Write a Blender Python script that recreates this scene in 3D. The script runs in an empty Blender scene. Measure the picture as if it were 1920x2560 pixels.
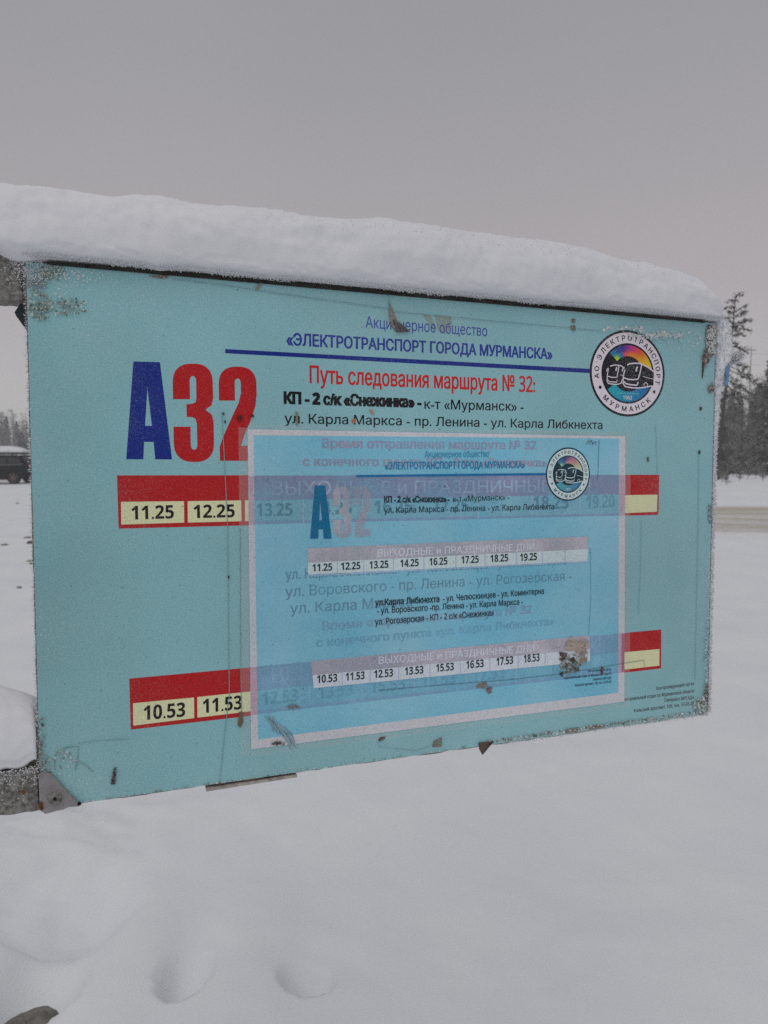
import bpy, math, random
import numpy as np
from mathutils import Matrix, Vector

sc = bpy.context.scene
COL = sc.collection
random.seed(7)
rng = np.random.default_rng(11)

# ------------------------------------------------------------------ camera
PITCH = math.radians(4.25)
EYE = 1.55
F = 1755.0                                   # focal length in pixels of the 1920x2560 photograph
cam = bpy.data.cameras.new("camera")
cam.sensor_fit = 'VERTICAL'
cam.sensor_height = 7.8769
cam.lens = 5.4
cam.clip_start = 0.02
cam.clip_end = 2000
cam.dof.use_dof = True
cam.dof.focus_distance = 0.93
cam.dof.aperture_fstop = 1.9
cam_o = bpy.data.objects.new("camera", cam)
cam_o.location = (0, 0, EYE)
cam_o.rotation_euler = (math.pi / 2 - PITCH, 0, 0)
COL.objects.link(cam_o)
sc.camera = cam_o

# ------------------------------------------------------------------ sky, sun, exposure
SUN_EL, SUN_AZ = math.radians(62), math.radians(205)     # low sun behind the cloud, behind the camera
w = bpy.data.worlds.new("World")
sc.world = w
w.use_nodes = True
nt = w.node_tree
nt.nodes.clear()
N = nt.nodes.new
out = N('ShaderNodeOutputWorld')
bg = N('ShaderNodeBackground')
bg.inputs['Strength'].default_value = 0.1
sky = N('ShaderNodeTexSky')
sky.sky_type = 'NISHITA'
sky.sun_disc = False
sky.sun_elevation = SUN_EL
sky.sun_rotation = SUN_AZ
hs = N('ShaderNodeHueSaturation')
hs.inputs['Saturation'].default_value = 0.15
tc = N('ShaderNodeTexCoord')
sep = N('ShaderNodeSeparateXYZ')
mr = N('ShaderNodeMapRange')
mr.interpolation_type = 'SMOOTHSTEP'
mr.inputs['From Min'].default_value = 0.0
mr.inputs['From Max'].default_value = 0.60
cloud = N('ShaderNodeMix')
cloud.data_type = 'RGBA'
cloud.inputs['A'].default_value = (5.6, 5.5, 5.3, 1)      # pale band low over the trees
mr.inputs['From Min'].default_value = -0.05
mr.inputs['From Max'].default_value = 0.24
mr2 = N('ShaderNodeMapRange')
mr2.interpolation_type = 'SMOOTHSTEP'
mr2.inputs['From Min'].default_value = 0.18
mr2.inputs['From Max'].default_value = 0.58
deck = N('ShaderNodeMix')
deck.data_type = 'RGBA'
deck.inputs['A'].default_value = (4.05, 3.75, 3.92, 1)     # faintly mauve cloud
deck.inputs['B'].default_value = (3.15, 3.15, 3.38, 1)     # cooler grey higher up
nz = N('ShaderNodeTexNoise')
nz.inputs['Scale'].default_value = 2.2
nz.inputs['Detail'].default_value = 3
mrn = N('ShaderNodeMapRange')
mrn.inputs['To Min'].default_value = 0.93
mrn.inputs['To Max'].default_value = 1.07
mul = N('ShaderNodeMix')
mul.data_type = 'RGBA'
mul.blend_type = 'MULTIPLY'
mul.inputs['Factor'].default_value = 1
mix = N('ShaderNodeMix')
mix.data_type = 'RGBA'
mix.inputs['Factor'].default_value = 0.88
L = nt.links.new
L(sky.outputs[0], hs.inputs['Color'])
L(tc.outputs['Generated'], sep.inputs[0])
L(tc.outputs['Generated'], nz.inputs['Vector'])
L(sep.outputs['Z'], mr.inputs['Value'])
L(mr.outputs[0], cloud.inputs['Factor'])
L(nz.outputs[0], mrn.inputs['Value'])
L(sep.outputs['Z'], mr2.inputs['Value'])
L(mr2.outputs[0], deck.inputs['Factor'])
L(deck.outputs['Result'], cloud.inputs['B'])
L(cloud.outputs['Result'], mul.inputs['A'])
L(mrn.outputs[0], mul.inputs['B'])
L(hs.outputs[0], mix.inputs['A'])
L(mul.outputs['Result'], mix.inputs['B'])
L(mix.outputs['Result'], bg.inputs['Color'])
L(bg.outputs[0], out.inputs['Surface'])

sun = bpy.data.lights.new("sun", 'SUN')
sun.energy = 0.75
sun.angle = math.radians(60)
sun.color = (1.0, 0.96, 0.93)
sun_o = bpy.data.objects.new("sun", sun)
sd = Vector((math.sin(SUN_AZ) * math.cos(SUN_EL), math.cos(SUN_AZ) * math.cos(SUN_EL), math.sin(SUN_EL)))
sun_o.rotation_euler = sd.to_track_quat('Z', 'Y').to_euler()
sun_o.location = (0, -5, 10)
COL.objects.link(sun_o)

sc.view_settings.view_transform = 'Standard'
sc.view_settings.look = 'None'
sc.view_settings.gamma = 1
sc.view_settings.use_curve_mapping = False
sc.view_settings.exposure = 0.0
sc.render.engine = 'CYCLES'
sc.cycles.use_denoising = False
sc.cycles.max_bounces = 6
sc.cycles.transparent_max_bounces = 12
sc.cycles.volume_bounces = 1

# ------------------------------------------------------------------ helpers
def lin(c):
    c = c / 255.0
    return c / 12.92 if c <= 0.04045 else ((c + 0.055) / 1.055) ** 2.4

EB = 0.535                                    # light that reaches the board, to turn seen colours into print colours
def ink(r, g, b):
    return tuple(min(0.93, lin(v) / EB) for v in (r, g, b)) + (1.0,)

def tag(o, label=None, cat=None, group=None, kind=None):
    if label: o['label'] = label
    if cat: o['category'] = cat
    if group: o['group'] = group
    if kind: o['kind'] = kind
    return o

def empty(name, loc=(0, 0, 0), rz=0.0):
    o = bpy.data.objects.new(name, None)
    o.empty_display_size = 0.1
    o.location = loc
    o.rotation_euler = (0, 0, rz)
    COL.objects.link(o)
    return o

def link(name, me, mat=None, parent=None):
    o = bpy.data.objects.new(name, me)
    COL.objects.link(o)
    if mat is not None and not me.materials:
        me.materials.append(mat)
    if parent is not None:
        o.parent = parent
    return o

def np_mesh(name, V, Fc, smooth=False):
    me = bpy.data.meshes.new(name)
    me.from_pydata([tuple(v) for v in V] if not isinstance(V, list) else V, [], Fc if isinstance(Fc, list) else Fc.tolist())
    if smooth:
        me.polygons.foreach_set('use_smooth', [True] * len(me.polygons))
    me.update()
    return me

def set_col(me, cols, domain='POINT'):
    a = me.color_attributes.new('Col', 'FLOAT_COLOR', domain)
    a.data.foreach_set('color', np.asarray(cols, dtype=np.float32).ravel())

class MB:
    """collects simple solids and builds ONE mesh object"""
    def __init__(s): s.v, s.f = [], []
    def add(s, V, Fc):
        n = len(s.v); s.v += [tuple(p) for p in V]; s.f += [tuple(i + n for i in q) for q in Fc]
    def box(s, x0, x1, y0, y1, z0, z1):
        s.add([(x, y, z) for z in (z0, z1) for y in (y0, y1) for x in (x0, x1)],
              [(0, 2, 3, 1), (4, 5, 7, 6), (0, 1, 5, 4), (2, 6, 7, 3), (0, 4, 6, 2), (1, 3, 7, 5)])
    def tube(s, pts, rad, n=6, cap=True):
        pts = [Vector(p) for p in pts]; rings = []
        for i, p in enumerate(pts):
            d = (pts[min(i + 1, len(pts) - 1)] - pts[max(i - 1, 0)]).normalized()
            a = d.orthogonal().normalized() if i == 0 else (rings_a - d * rings_a.dot(d)).normalized()
            rings_a = a
            b = d.cross(a)
            r = rad[i] if hasattr(rad, '__len__') else rad
            rings.append([p + (a * math.cos(t) + b * math.sin(t)) * r for t in [2 * math.pi * k / n for k in range(n)]])
        V = [q for r in rings for q in r]
        Fc = [(i * n + k, i * n + (k + 1) % n, (i + 1) * n + (k + 1) % n, (i + 1) * n + k) for i in range(len(pts) - 1) for k in range(n)]
        if cap:
            Fc.append(tuple(reversed(range(n)))); Fc.append(tuple((len(pts) - 1) * n + k for k in range(n)))
        s.add(V, Fc)
    def cyl(s, c, axis, r, h, n=20):
        c = Vector(c); a = Vector(axis).normalized()
        s.tube([c - a * h / 2, c + a * h / 2], r, n)
    def prism(s, poly, y0, y1):                       # poly in (x, z), extruded along y
        n = len(poly)
        V = [(x, y0, z) for x, z in poly] + [(x, y1, z) for x, z in poly]
        Fc = [tuple(range(n)), tuple(reversed(range(n, 2 * n)))] + [(k, k + n, (k + 1) % n + n, (k + 1) % n) for k in range(n)]
        s.add(V, Fc)
    def build(s, name, mat, parent=None, smooth=False, bevel=0):
        me = np_mesh(name, s.v, s.f, smooth)
        o = link(name, me, mat, parent)
        if bevel:
            b = o.modifiers.new('bevel', 'BEVEL'); b.width = bevel; b.segments = 2; b.limit_method = 'ANGLE'
        return o

_tab = rng.random((8, 257, 257))
def vnoise(x, y, s=0):
    t = _tab[s % 8]
    x = np.asarray(x, float) + 31.7 * s; y = np.asarray(y, float) + 17.3 * s
    xi = np.floor(x).astype(int); yi = np.floor(y).astype(int)
    fx = x - xi; fy = y - yi
    fx = fx * fx * (3 - 2 * fx); fy = fy * fy * (3 - 2 * fy)
    g = lambda a, b: t[a % 256, b % 256]
    return (g(xi, yi) * (1 - fx) + g(xi + 1, yi) * fx) * (1 - fy) + (g(xi, yi + 1) * (1 - fx) + g(xi + 1, yi + 1) * fx) * fy - 0.5
def fbm(x, y, s=0, o=4):
    r = 0; a = 1.0; f = 1.0
    for k in range(o):
        r = r + a * vnoise(np.asarray(x) * f, np.asarray(y) * f, s + k); a *= 0.5; f *= 2.03
    return r
def sstep(a, b, x):
    t = np.clip((np.asarray(x, float) - a) / (b - a), 0, 1)
    return t * t * (3 - 2 * t)

# ------------------------------------------------------------------ materials
def mat_base(name):
    m = bpy.data.materials.new(name); m.use_nodes = True
    b = m.node_tree.nodes['Principled BSDF']
    return m, m.node_tree, b

def simple(name, col, rough=0.7, var=0.25, scale=20, metal=0.0, bump=0.0, col2=None, spec=0.3, detail=5):
    m, t, b = mat_base(name)
    tcn = t.nodes.new('ShaderNodeTexCoord'); n = t.nodes.new('ShaderNodeTexNoise')
    n.inputs['Scale'].default_value = scale; n.inputs['Detail'].default_value = detail
    t.links.new(tcn.outputs['Object'], n.inputs['Vector'])
    r = t.nodes.new('ShaderNodeValToRGB')
    c2 = col2 or tuple(c * (1 - var) for c in col)
    c1 = col if col2 else tuple(min(1, c * (1 + var)) for c in col)
    r.color_ramp.elements[0].position = 0.35; r.color_ramp.elements[0].color = (*c2, 1)
    r.color_ramp.elements[1].position = 0.65; r.color_ramp.elements[1].color = (*c1, 1)
    t.links.new(n.outputs[0], r.inputs[0]); t.links.new(r.outputs[0], b.inputs['Base Color'])
    b.inputs['Roughness'].default_value = rough; b.inputs['Metallic'].default_value = metal
    b.inputs['Specular IOR Level'].default_value = spec
    if bump:
        bp = t.nodes.new('ShaderNodeBump'); bp.inputs['Strength'].default_value = bump; bp.inputs['Distance'].default_value = 0.01
        t.links.new(n.outputs[0], bp.inputs['Height']); t.links.new(bp.outputs[0], b.inputs['Normal'])
    return m

def print_material(name, use_attr=True, col=None, alpha=None, cloudy=False, patchy=None):
    """printed film: the ink colour, faded unevenly, under a sprinkle of frost grains"""
    m, t, b = mat_base(name)
    N = t.nodes.new; L = t.links.new
    tcn = N('ShaderNodeTexCoord')
    if use_attr:
        a = N('ShaderNodeVertexColor'); a.layer_name = 'Col'; src = a.outputs['Color']
    else:
        a = N('ShaderNodeRGB'); a.outputs[0].default_value = col; src = a.outputs[0]
    def noise(scale, det, rough=0.5):
        n = N('ShaderNodeTexNoise'); n.inputs['Scale'].default_value = scale; n.inputs['Detail'].default_value = det
        n.inputs['Roughness'].default_value = rough
        L(tcn.outputs['Object'], n.inputs['Vector']); return n.outputs[0]
    def mrange(v, a0, a1, b0, b1):
        q = N('ShaderNodeMapRange'); L(v, q.inputs['Value'])
        for k, x in zip(('From Min', 'From Max', 'To Min', 'To Max'), (a0, a1, b0, b1)): q.inputs[k].default_value = x
        return q.outputs[0]
    def math_(op, x, y):
        q = N('ShaderNodeMath'); q.operation = op; q.use_clamp = False
        for i, v in enumerate((x, y)):
            if isinstance(v, (int, float)): q.inputs[i].default_value = v
            else: L(v, q.inputs[i])
        return q.outputs[0]
    # uneven fading
    fade = mrange(noise(3.2, 4), 0.3, 0.7, 0.84, 1.12)
    grain = mrange(noise(520, 2), 0.25, 0.75, 0.84, 1.14)
    fm = math_('MULTIPLY', fade, grain)
    mul = N('ShaderNodeMix'); mul.data_type = 'RGBA'; mul.blend_type = 'MULTIPLY'; mul.inputs['Factor'].default_value = 1
    L(src, mul.inputs['A']); L(fm, mul.inputs['B'])
    if cloudy:                                # the film has gone milky in patches
        ml = N('ShaderNodeMix'); ml.data_type = 'RGBA'; L(mrange(noise(5.5, 3, 0.55), 0.38, 0.72, 0.0, 0.55), ml.inputs['Factor'])
        L(mul.outputs['Result'], ml.inputs['A']); ml.inputs['B'].default_value = ink(140, 172, 182); mul = ml
    left_tint = N('ShaderNodeMix'); left_tint.data_type = 'RGBA'           # print gets darker and greener towards the left end
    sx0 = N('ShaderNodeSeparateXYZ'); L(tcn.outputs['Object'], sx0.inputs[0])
    L(mrange(sx0.outputs['X'], OX, OX + 0.42, 0.22, 0.0), left_tint.inputs['Factor'])
    L(mul.outputs['Result'], left_tint.inputs['A']); dm = N('ShaderNodeMix'); dm.data_type = 'RGBA'; dm.blend_type = 'MULTIPLY'; dm.inputs['Factor'].default_value = 1
    L(mul.outputs['Result'], dm.inputs['A']); dm.inputs['B'].default_value = (0.42, 0.60, 0.55, 1); L(dm.outputs['Result'], left_tint.inputs['B'])
    # frost grains, denser near the edges of the board
    sepn = N('ShaderNodeSeparateXYZ'); L(tcn.outputs['Object'], sepn.inputs[0])
    X = math_('SUBTRACT', sepn.outputs['X'], OX); Z = math_('SUBTRACT', sepn.outputs['Z'], OZ)
    er = mrange(X, BW - 0.22, BW, 0, 1); el = mrange(X, 0.16, 0.0, 0, 0.8)
    eb = mrange(Z, 0.07, 0.0, 0, 0.6); et = mrange(Z, BH - 0.10, BH, 0, 0.9)
    e = math_('ADD', math_('MAXIMUM', er, el), math_('MAXIMUM', eb, et))
    big = mrange(noise(9, 5, 0.6), 0.35, 0.7, 0.0, 1.0)
    lvl = math_('ADD', math_('MULTIPLY', e, big), math_('MULTIPLY', big, 0.22))
    g1 = mrange(noise(330, 3, 0.7), 0.56, 0.72, 0, 1)
    g2 = mrange(noise(1100, 1), 0.54, 0.68, 0, 0.8)
    fr = math_('MULTIPLY', math_('MAXIMUM', g1, g2), math_('ADD', math_('MULTIPLY', lvl, 0.75), 0.045))
    q = N('ShaderNodeClamp'); L(fr, q.inputs[0])
    mx = N('ShaderNodeMix'); mx.data_type = 'RGBA'
    L(q.outputs[0], mx.inputs['Factor']); L(left_tint.outputs['Result'], mx.inputs['A'])
    mx.inputs['B'].default_value = (0.80, 0.83, 0.86, 1)
    # small dark specks of grime
    dk = mrange(noise(240, 2, 0.5), 0.69, 0.74, 0, 0.55)
    m2 = N('ShaderNodeMix'); m2.data_type = 'RGBA'
    L(dk, m2.inputs['Factor']); L(mx.outputs['Result'], m2.inputs['A']); m2.inputs['B'].default_value = (0.10, 0.11, 0.10, 1)
    L(m2.outputs['Result'], b.inputs['Base Color'])
    b.inputs['Roughness'].default_value = 0.55
    b.inputs['Specular IOR Level'].default_value = 0.18
    bp = N('ShaderNodeBump'); bp.inputs['Strength'].default_value = 0.35; bp.inputs['Distance'].default_value = 0.0008
    L(q.outputs[0], bp.inputs['Height']); L(bp.outputs[0], b.inputs['Normal'])
    if alpha:
        b.inputs['Alpha'].default_value = alpha
    if patchy:
        L(mrange(noise(13, 3, 0.6), 0.34, 0.64, *patchy), b.inputs['Alpha'])
    return m

def snow_material(name, col=(0.80, 0.82, 0.85), scale=60, strength=0.3, dist=0.01):
    m, t, b = mat_base(name)
    N = t.nodes.new; L = t.links.new
    tcn = N('ShaderNodeTexCoord')
    n1 = N('ShaderNodeTexNoise'); n1.inputs['Scale'].default_value = scale; n1.inputs['Detail'].default_value = 6; n1.inputs['Roughness'].default_value = 0.65
    n2 = N('ShaderNodeTexNoise'); n2.inputs['Scale'].default_value = 1.3; n2.inputs['Detail'].default_value = 4
    L(tcn.outputs['Object'], n1.inputs['Vector']); L(tcn.outputs['Object'], n2.inputs['Vector'])
    r = N('ShaderNodeValToRGB')
    r.color_ramp.elements[0].position = 0.3; r.color_ramp.elements[0].color = (col[0] * 0.93, col[1] * 0.94, col[2] * 0.95, 1)
    r.color_ramp.elements[1].position = 0.7; r.color_ramp.elements[1].color = (*col, 1)
    L(n2.outputs[0], r.inputs[0]); L(r.outputs[0], b.inputs['Base Color'])
    b.inputs['Roughness'].default_value = 0.9; b.inputs['Specular IOR Level'].default_value = 0.1
    bp = N('ShaderNodeBump'); bp.inputs['Strength'].default_value = strength; bp.inputs['Distance'].default_value = dist
    L(n1.outputs[0], bp.inputs['Height']); L(bp.outputs[0], b.inputs['Normal'])
    return m

def attr_material(name, rough=0.9):
    m, t, b = mat_base(name)
    a = t.nodes.new('ShaderNodeVertexColor'); a.layer_name = 'Col'
    n = t.nodes.new('ShaderNodeTexNoise'); n.inputs['Scale'].default_value = 9; n.inputs['Detail'].default_value = 6
    tcn = t.nodes.new('ShaderNodeTexCoord'); t.links.new(tcn.outputs['Object'], n.inputs['Vector'])
    q = t.nodes.new('ShaderNodeMapRange'); q.inputs['From Min'].default_value = .3; q.inputs['From Max'].default_value = .7
    q.inputs['To Min'].default_value = .85; q.inputs['To Max'].default_value = 1.1
    t.links.new(n.outputs[0], q.inputs['Value'])
    x = t.nodes.new('ShaderNodeMix'); x.data_type = 'RGBA'; x.blend_type = 'MULTIPLY'; x.inputs['Factor'].default_value = 1
    t.links.new(a.outputs['Color'], x.inputs['A']); t.links.new(q.outputs[0], x.inputs['B'])
    t.links.new(x.outputs['Result'], b.inputs['Base Color'])
    b.inputs['Roughness'].default_value = rough; b.inputs['Specular IOR Level'].default_value = 0.15
    return m

# ------------------------------------------------------------------ terrain
def road_centre(s):
    """road centre line: comes in from the right, bends away behind the sign"""
    P = np.array([[70, 14.0], [40, 16.5], [22, 17.8], [12, 18.2], [6, 19.8], [1, 24], [-5, 30], [-14, 40], [-28, 47], [-60, 52], [-120, 55]], float)
    t = np.clip(np.asarray(s, float), 0, 1) * (len(P) - 1)
    i = np.clip(np.floor(t).astype(int), 0, len(P) - 2); u = t - i
    g = lambda k: P[np.clip(k, 0, len(P) - 1)]
    p0, p1, p2, p3 = g(i - 1), g(i), g(i + 1), g(i + 2); u = u[..., None]
    return 0.5 * ((2 * p1) + (-p0 + p2) * u + (2 * p0 - 5 * p1 + 4 * p2 - p3) * u ** 2 + (-p0 + 3 * p1 - 3 * p2 + p3) * u ** 3)
_RC = road_centre(np.linspace(0, 1, 240))
def road_half(x):
    return np.where(np.asarray(x) > 0, 4.9, 3.0)
def road_dist(x, y):
    x = np.asarray(x, float); y = np.asarray(y, float)
    d = np.full(x.shape, 1e9)
    for cx, cy in _RC[::2]:
        d = np.minimum(d, (x - cx) ** 2 + (y - cy) ** 2)
    return np.sqrt(d)
def base_h(x, y):
    x = np.asarray(x, float); y = np.asarray(y, float)
    left = 0.25 * sstep(8, 36, y)
    right = 0.03 * sstep(6, 14, y) + 0.0 * y + 0.27 * sstep(23.4, 28.5, y)
    k = sstep(-6, 6, x)
    h = left * (1 - k) + right * k
    h = h + 0.10 * sstep(60, 120, y) + 3.0 * sstep(150, 340, np.hypot(x, y)) + 5.0 * sstep(130, 240, y - x * 0.4) * (1 - sstep(-20, 30, x))
    return h
BUMPS = [  # x, y, half width, half depth, height, softness
    (-0.21, 2.08, 0.14, 0.10, -0.022, 1.0), 
    (-0.58, 2.10, 0.10, 0.14, -0.03, 1.0),
    (-0.44, 2.02, 0.16, 0.34, 0.035, 1.0), (-0.78, 2.02, 0.13, 0.34, 0.03, 1.0),
    (-1.16, 2.35, 0.27, 0.24, -0.09, 1.0), (-1.02, 2.18, 0.14, 0.20, -0.04, 1.0),
    (-1.35, 2.05, 0.22, 0.30, 0.05, 1.0),
    (-1.45, 2.60, 0.35, 0.30, 0.06, 1.0), (0.30, 2.5, 0.8, 0.5, -0.02, 1.0), (1.1, 2.2, 0.7, 0.4, 0.03, 1.0),
    (0.25, 4.2, 0.9, 0.30, 0.03, 1.0), (0.55, 3.9, 0.5, 0.18, -0.03, 1.0)]
def near_h(x, y):
    h = 0
    for bx, by, rx, ry, a in ((-0.232, 2.015, 0.085, 0.080, -0.15), (-0.595, 2.02, 0.080, 0.13, -0.15), (-1.03, 1.95, 0.15, 0.15, -0.20)):
        yy = (y - by) / ry; xx = (x - bx) / rx                    # boot holes: sloping far side, steep near rim
        e_ = np.clip(1 - (xx * xx + yy * yy) * (1 + 0.25 * vnoise(x * 14 + bx * 40, y * 14, 2)), 0, 1)
        h = h + a * e_ ** 0.6 * np.clip(0.5 - 0.5 * yy, 0, 1)
    for bx, by, rx, ry, a, s in BUMPS:
        wob = 1 + 0.35 * vnoise(np.asarray(x) * 9 + bx * 50, np.asarray(y) * 9, 3)
        r2 = (((x - bx) / rx) ** 2 + ((y - by) / ry) ** 2) * wob
        h = h + a * np.exp(-np.minimum(r2, 30) ** (2.6 if a < -.05 else 1.5))
    return h
def ground_h(x, y):
    x = np.asarray(x, float); y = np.asarray(y, float)
    h = base_h(x, y)
    rd = road_dist(x, y); hw = road_half(x)
    off = sstep(hw - 0.2, hw + 1.6, rd)                       # 0 on the road
    far = sstep(2, 12, np.hypot(x, y))
    h = h + off * (0.05 * fbm(x * 0.35, y * 0.35, 1, 3) * (0.4 + far) + 0.012 * fbm(x * 2.1, y * 2.1, 2, 4) + 0.16 * far * np.exp(-((rd - hw - 1.0) / 0.9) ** 2) * (0.6 + vnoise(x * .5, y * .5, 5)))
    h = h + near_h(x, y)
    near = 1 - sstep(3, 7, np.hypot(x, y)); h = h + near * (0.006 * fbm(x * 7, y * 7, 3, 4) + 0.05 * (1 - sstep(-1.3, -0.65, x)) * fbm(x * 6, y * 6, 6, 5))
    h = h + 0.05 * far * sstep(0.15, 0.45, fbm(x * 1.1, y * 1.1, 4, 3)) * off * sstep(10, 14, y)
    return h

snow_ground = snow_material("snow_on_ground", (0.83, 0.85, 0.875), 130, 0.35, 0.008)
def grid_mesh(name, X, Y, Z, smooth=True):
    ny, nx = X.shape
    V = np.stack([X.ravel(), Y.ravel(), Z.ravel()], 1)
    i = np.arange(ny * nx).reshape(ny, nx)
    Q = np.stack([i[:-1, :-1].ravel(), i[:-1, 1:].ravel(), i[1:, 1:].ravel(), i[1:, :-1].ravel()], 1)
    me = bpy.data.meshes.new(name)
    me.vertices.add(len(V)); me.vertices.foreach_set('co', V.astype(np.float32).ravel())
    me.loops.add(Q.size); me.loops.foreach_set('vertex_index', Q.ravel().astype(np.int32))
    me.polygons.add(len(Q)); me.polygons.foreach_set('loop_start', np.arange(0, Q.size, 4, dtype=np.int32))
    me.update(calc_edges=True); me.validate()
    if smooth: me.polygons.foreach_set('use_smooth', [True] * len(Q))
    return me
u = np.linspace(-1, 1, 640)
gx = 0.50 * np.sinh(7.25 * u)
vv = np.linspace(-0.78, 1, 560)
gy = 2.0 + 0.55 * np.sinh(7.1 * vv)
gy = np.where(gy < -60, -60 - (-60 - gy) * 0.3, gy)
GX, GY = np.meshgrid(gx, gy)
GZ = ground_h(GX, GY) - 0.12 * (1 - sstep(-1.2, -0.4, road_dist(GX, GY) - road_half(GX)))
g = link('snow_ground', grid_mesh('snow_ground', GX, GY, GZ), snow_ground)
tag(g, kind='structure')

# road sheet of dirty packed snow
ns, ntc = 700, 64
S = np.linspace(0, 1, ns); C = road_centre(S)
D = np.gradient(C, axis=0); D /= np.linalg.norm(D, axis=1)[:, None]; Nn = np.stack([-D[:, 1], D[:, 0]], 1)
T = np.linspace(-1.12, 1.12, ntc)
hw = np.where(C[:, 0] > 0, 4.9, 3.0 + 1.9 * np.clip((C[:, 0] + 10) / 10, 0, 1))
RX = C[:, 0][:, None] + Nn[:, 0][:, None] * T[None] * hw[:, None]
RY = C[:, 1][:, None] + Nn[:, 1][:, None] * T[None] * hw[:, None]
arc = np.concatenate([[0], np.cumsum(np.linalg.norm(np.diff(C, axis=0), axis=1))])
A_, T_ = np.meshgrid(arc, T, indexing='ij')
rut = np.exp(-((np.abs(T_) - 0.28) / 0.05) ** 2) + np.exp(-((np.abs(T_) - 0.62) / 0.05) ** 2)
RZ = base_h(RX, RY) + 0.012 - 0.03 * rut - 0.16 * sstep(1.0, 1.12, np.abs(T_)) + 0.012 * fbm(A_ * 0.4, T_ * 9, 3, 4)
rd_me = grid_mesh('road', RX, RY, RZ)
streak = fbm(A_ * 0.12, T_ * 11, 2, 5) + 0.35 * fbm(A_ * 0.9, T_ * 26, 5, 3)
k = np.clip(0.62 + 0.9 * streak + 0.25 * rut, 0, 1) * (1 - sstep(0.78, 1.02, np.abs(T_) + 0.22 * fbm(A_ * 0.5, T_ * 4, 6, 3)))
dirt = np.array([0.50, 0.455, 0.385]); clean = np.array([0.80, 0.82, 0.84])
RC = np.ones((ns, ntc, 4)); RC[..., :3] = clean + (dirt - clean) * k[..., None]
dk = sstep(0.35, 0.75, streak)[..., None] * (k[..., None] > 0.3); RC[..., :3] = RC[..., :3] * (1 - 0.25 * dk)
set_col(rd_me, RC.reshape(-1, 4))
tag(link('road', rd_me, attr_material('sanded_road_snow')), kind='structure')

# ------------------------------------------------------------------ the sign: pose of the board
BW, BH = 0.93814, 0.6
R_ = np.array([[0.944225, 0.001635, -0.329298], [-0.018165, 0.998724, -0.047125], [0.3288, 0.050478, 0.943049]])
t_ = np.array([-0.38437, -0.26794, 0.75118])
M_ = np.array([[1, 0, 0], [0, -math.sin(PITCH), math.cos(PITCH)], [0, -math.cos(PITCH), -math.sin(PITCH)]])  # camera (x, down, forward) to world
ex, ey, ez = M_ @ R_[:, 0], M_ @ R_[:, 2], -(M_ @ R_[:, 1])
bl = np.array([0, 0, EYE]) + M_ @ (t_ + R_[:, 1] * BH)        # lower left corner of the board in the world
OX = 0.24
OZ = (bl[2] + 0.05) / ez[2]
org = bl - ex * OX - ez * OZ
sign = empty('timetable_sign')
SM = Matrix(((ex[0], ey[0], ez[0], org[0]), (ex[1], ey[1], ez[1], org[1]), (ex[2], ey[2], ez[2], org[2]), (0, 0, 0, 1)))
sign.matrix_world = SM
tag(sign, 'light blue bus timetable board with peeling faded poster on a grey post', 'sign')

def B(px, py):
    """where a point measured in the photograph lies on the board: metres right and up from its lower left corner"""
    d = np.array([(px - 960) / F, (py - 1280) / F, 1.0]); n = R_[:, 2]
    P = d * (t_ @ n) / (d @ n) - t_
    return float(P @ R_[:, 0]), BH - float(P @ R_[:, 1])
LY = 0.0001
def S3(p, layer=0.0):                        # board point -> coordinates of the sign's parts
    return (p[0] + OX, -layer * LY, p[1] + OZ)

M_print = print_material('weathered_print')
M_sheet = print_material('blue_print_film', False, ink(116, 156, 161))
M_dark = simple('dark_wet_edge', (0.03, 0.026, 0.024), 0.7, 0.4, 60, bump=0.2)
M_metal = simple('frosted_grey_metal', (0.36, 0.36, 0.34), 0.75, 0.3, 210, 0.2, 0.6, (0.15, 0.14, 0.12))
M_plate = simple('grey_paint_plate', (0.24, 0.225, 0.225), 0.6, 0.3, 55, 0.1, 0.4, (0.33, 0.32, 0.33))
M_strap = simple('dark_teal_strap', (0.055, 0.085, 0.095), 0.6, 0.3, 40, 0.1, 0.3)
M_hole = simple('black_hole', (0.01, 0.01, 0.01), 0.9, 0.1, 30)
M_wood = simple('weathered_plywood_edge', (0.30, 0.25, 0.20), 0.85, 0.3, 70, 0, 0.4, (0.16, 0.13, 0.11))
M_rust = simple('rust', (0.17, 0.07, 0.025), 0.9, 0.4, 80, 0, 0.3)
M_blue = simple('blue_paint', (0.20, 0.38, 0.60), 0.5, 0.3, 60)
M_snow = snow_material('fresh_snow', (0.84, 0.85, 0.88), 240, 0.12, 0.003)
M_frost = snow_material('hoarfrost', (0.86, 0.88, 0.91), 300, 0.15, 0.002)
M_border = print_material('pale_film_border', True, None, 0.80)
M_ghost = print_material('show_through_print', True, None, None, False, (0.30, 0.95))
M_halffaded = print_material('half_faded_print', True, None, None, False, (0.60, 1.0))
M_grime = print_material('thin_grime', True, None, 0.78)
M_tape = print_material('clear_tape', False, (0.85, 0.88, 0.88, 1), 0.16)

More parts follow.
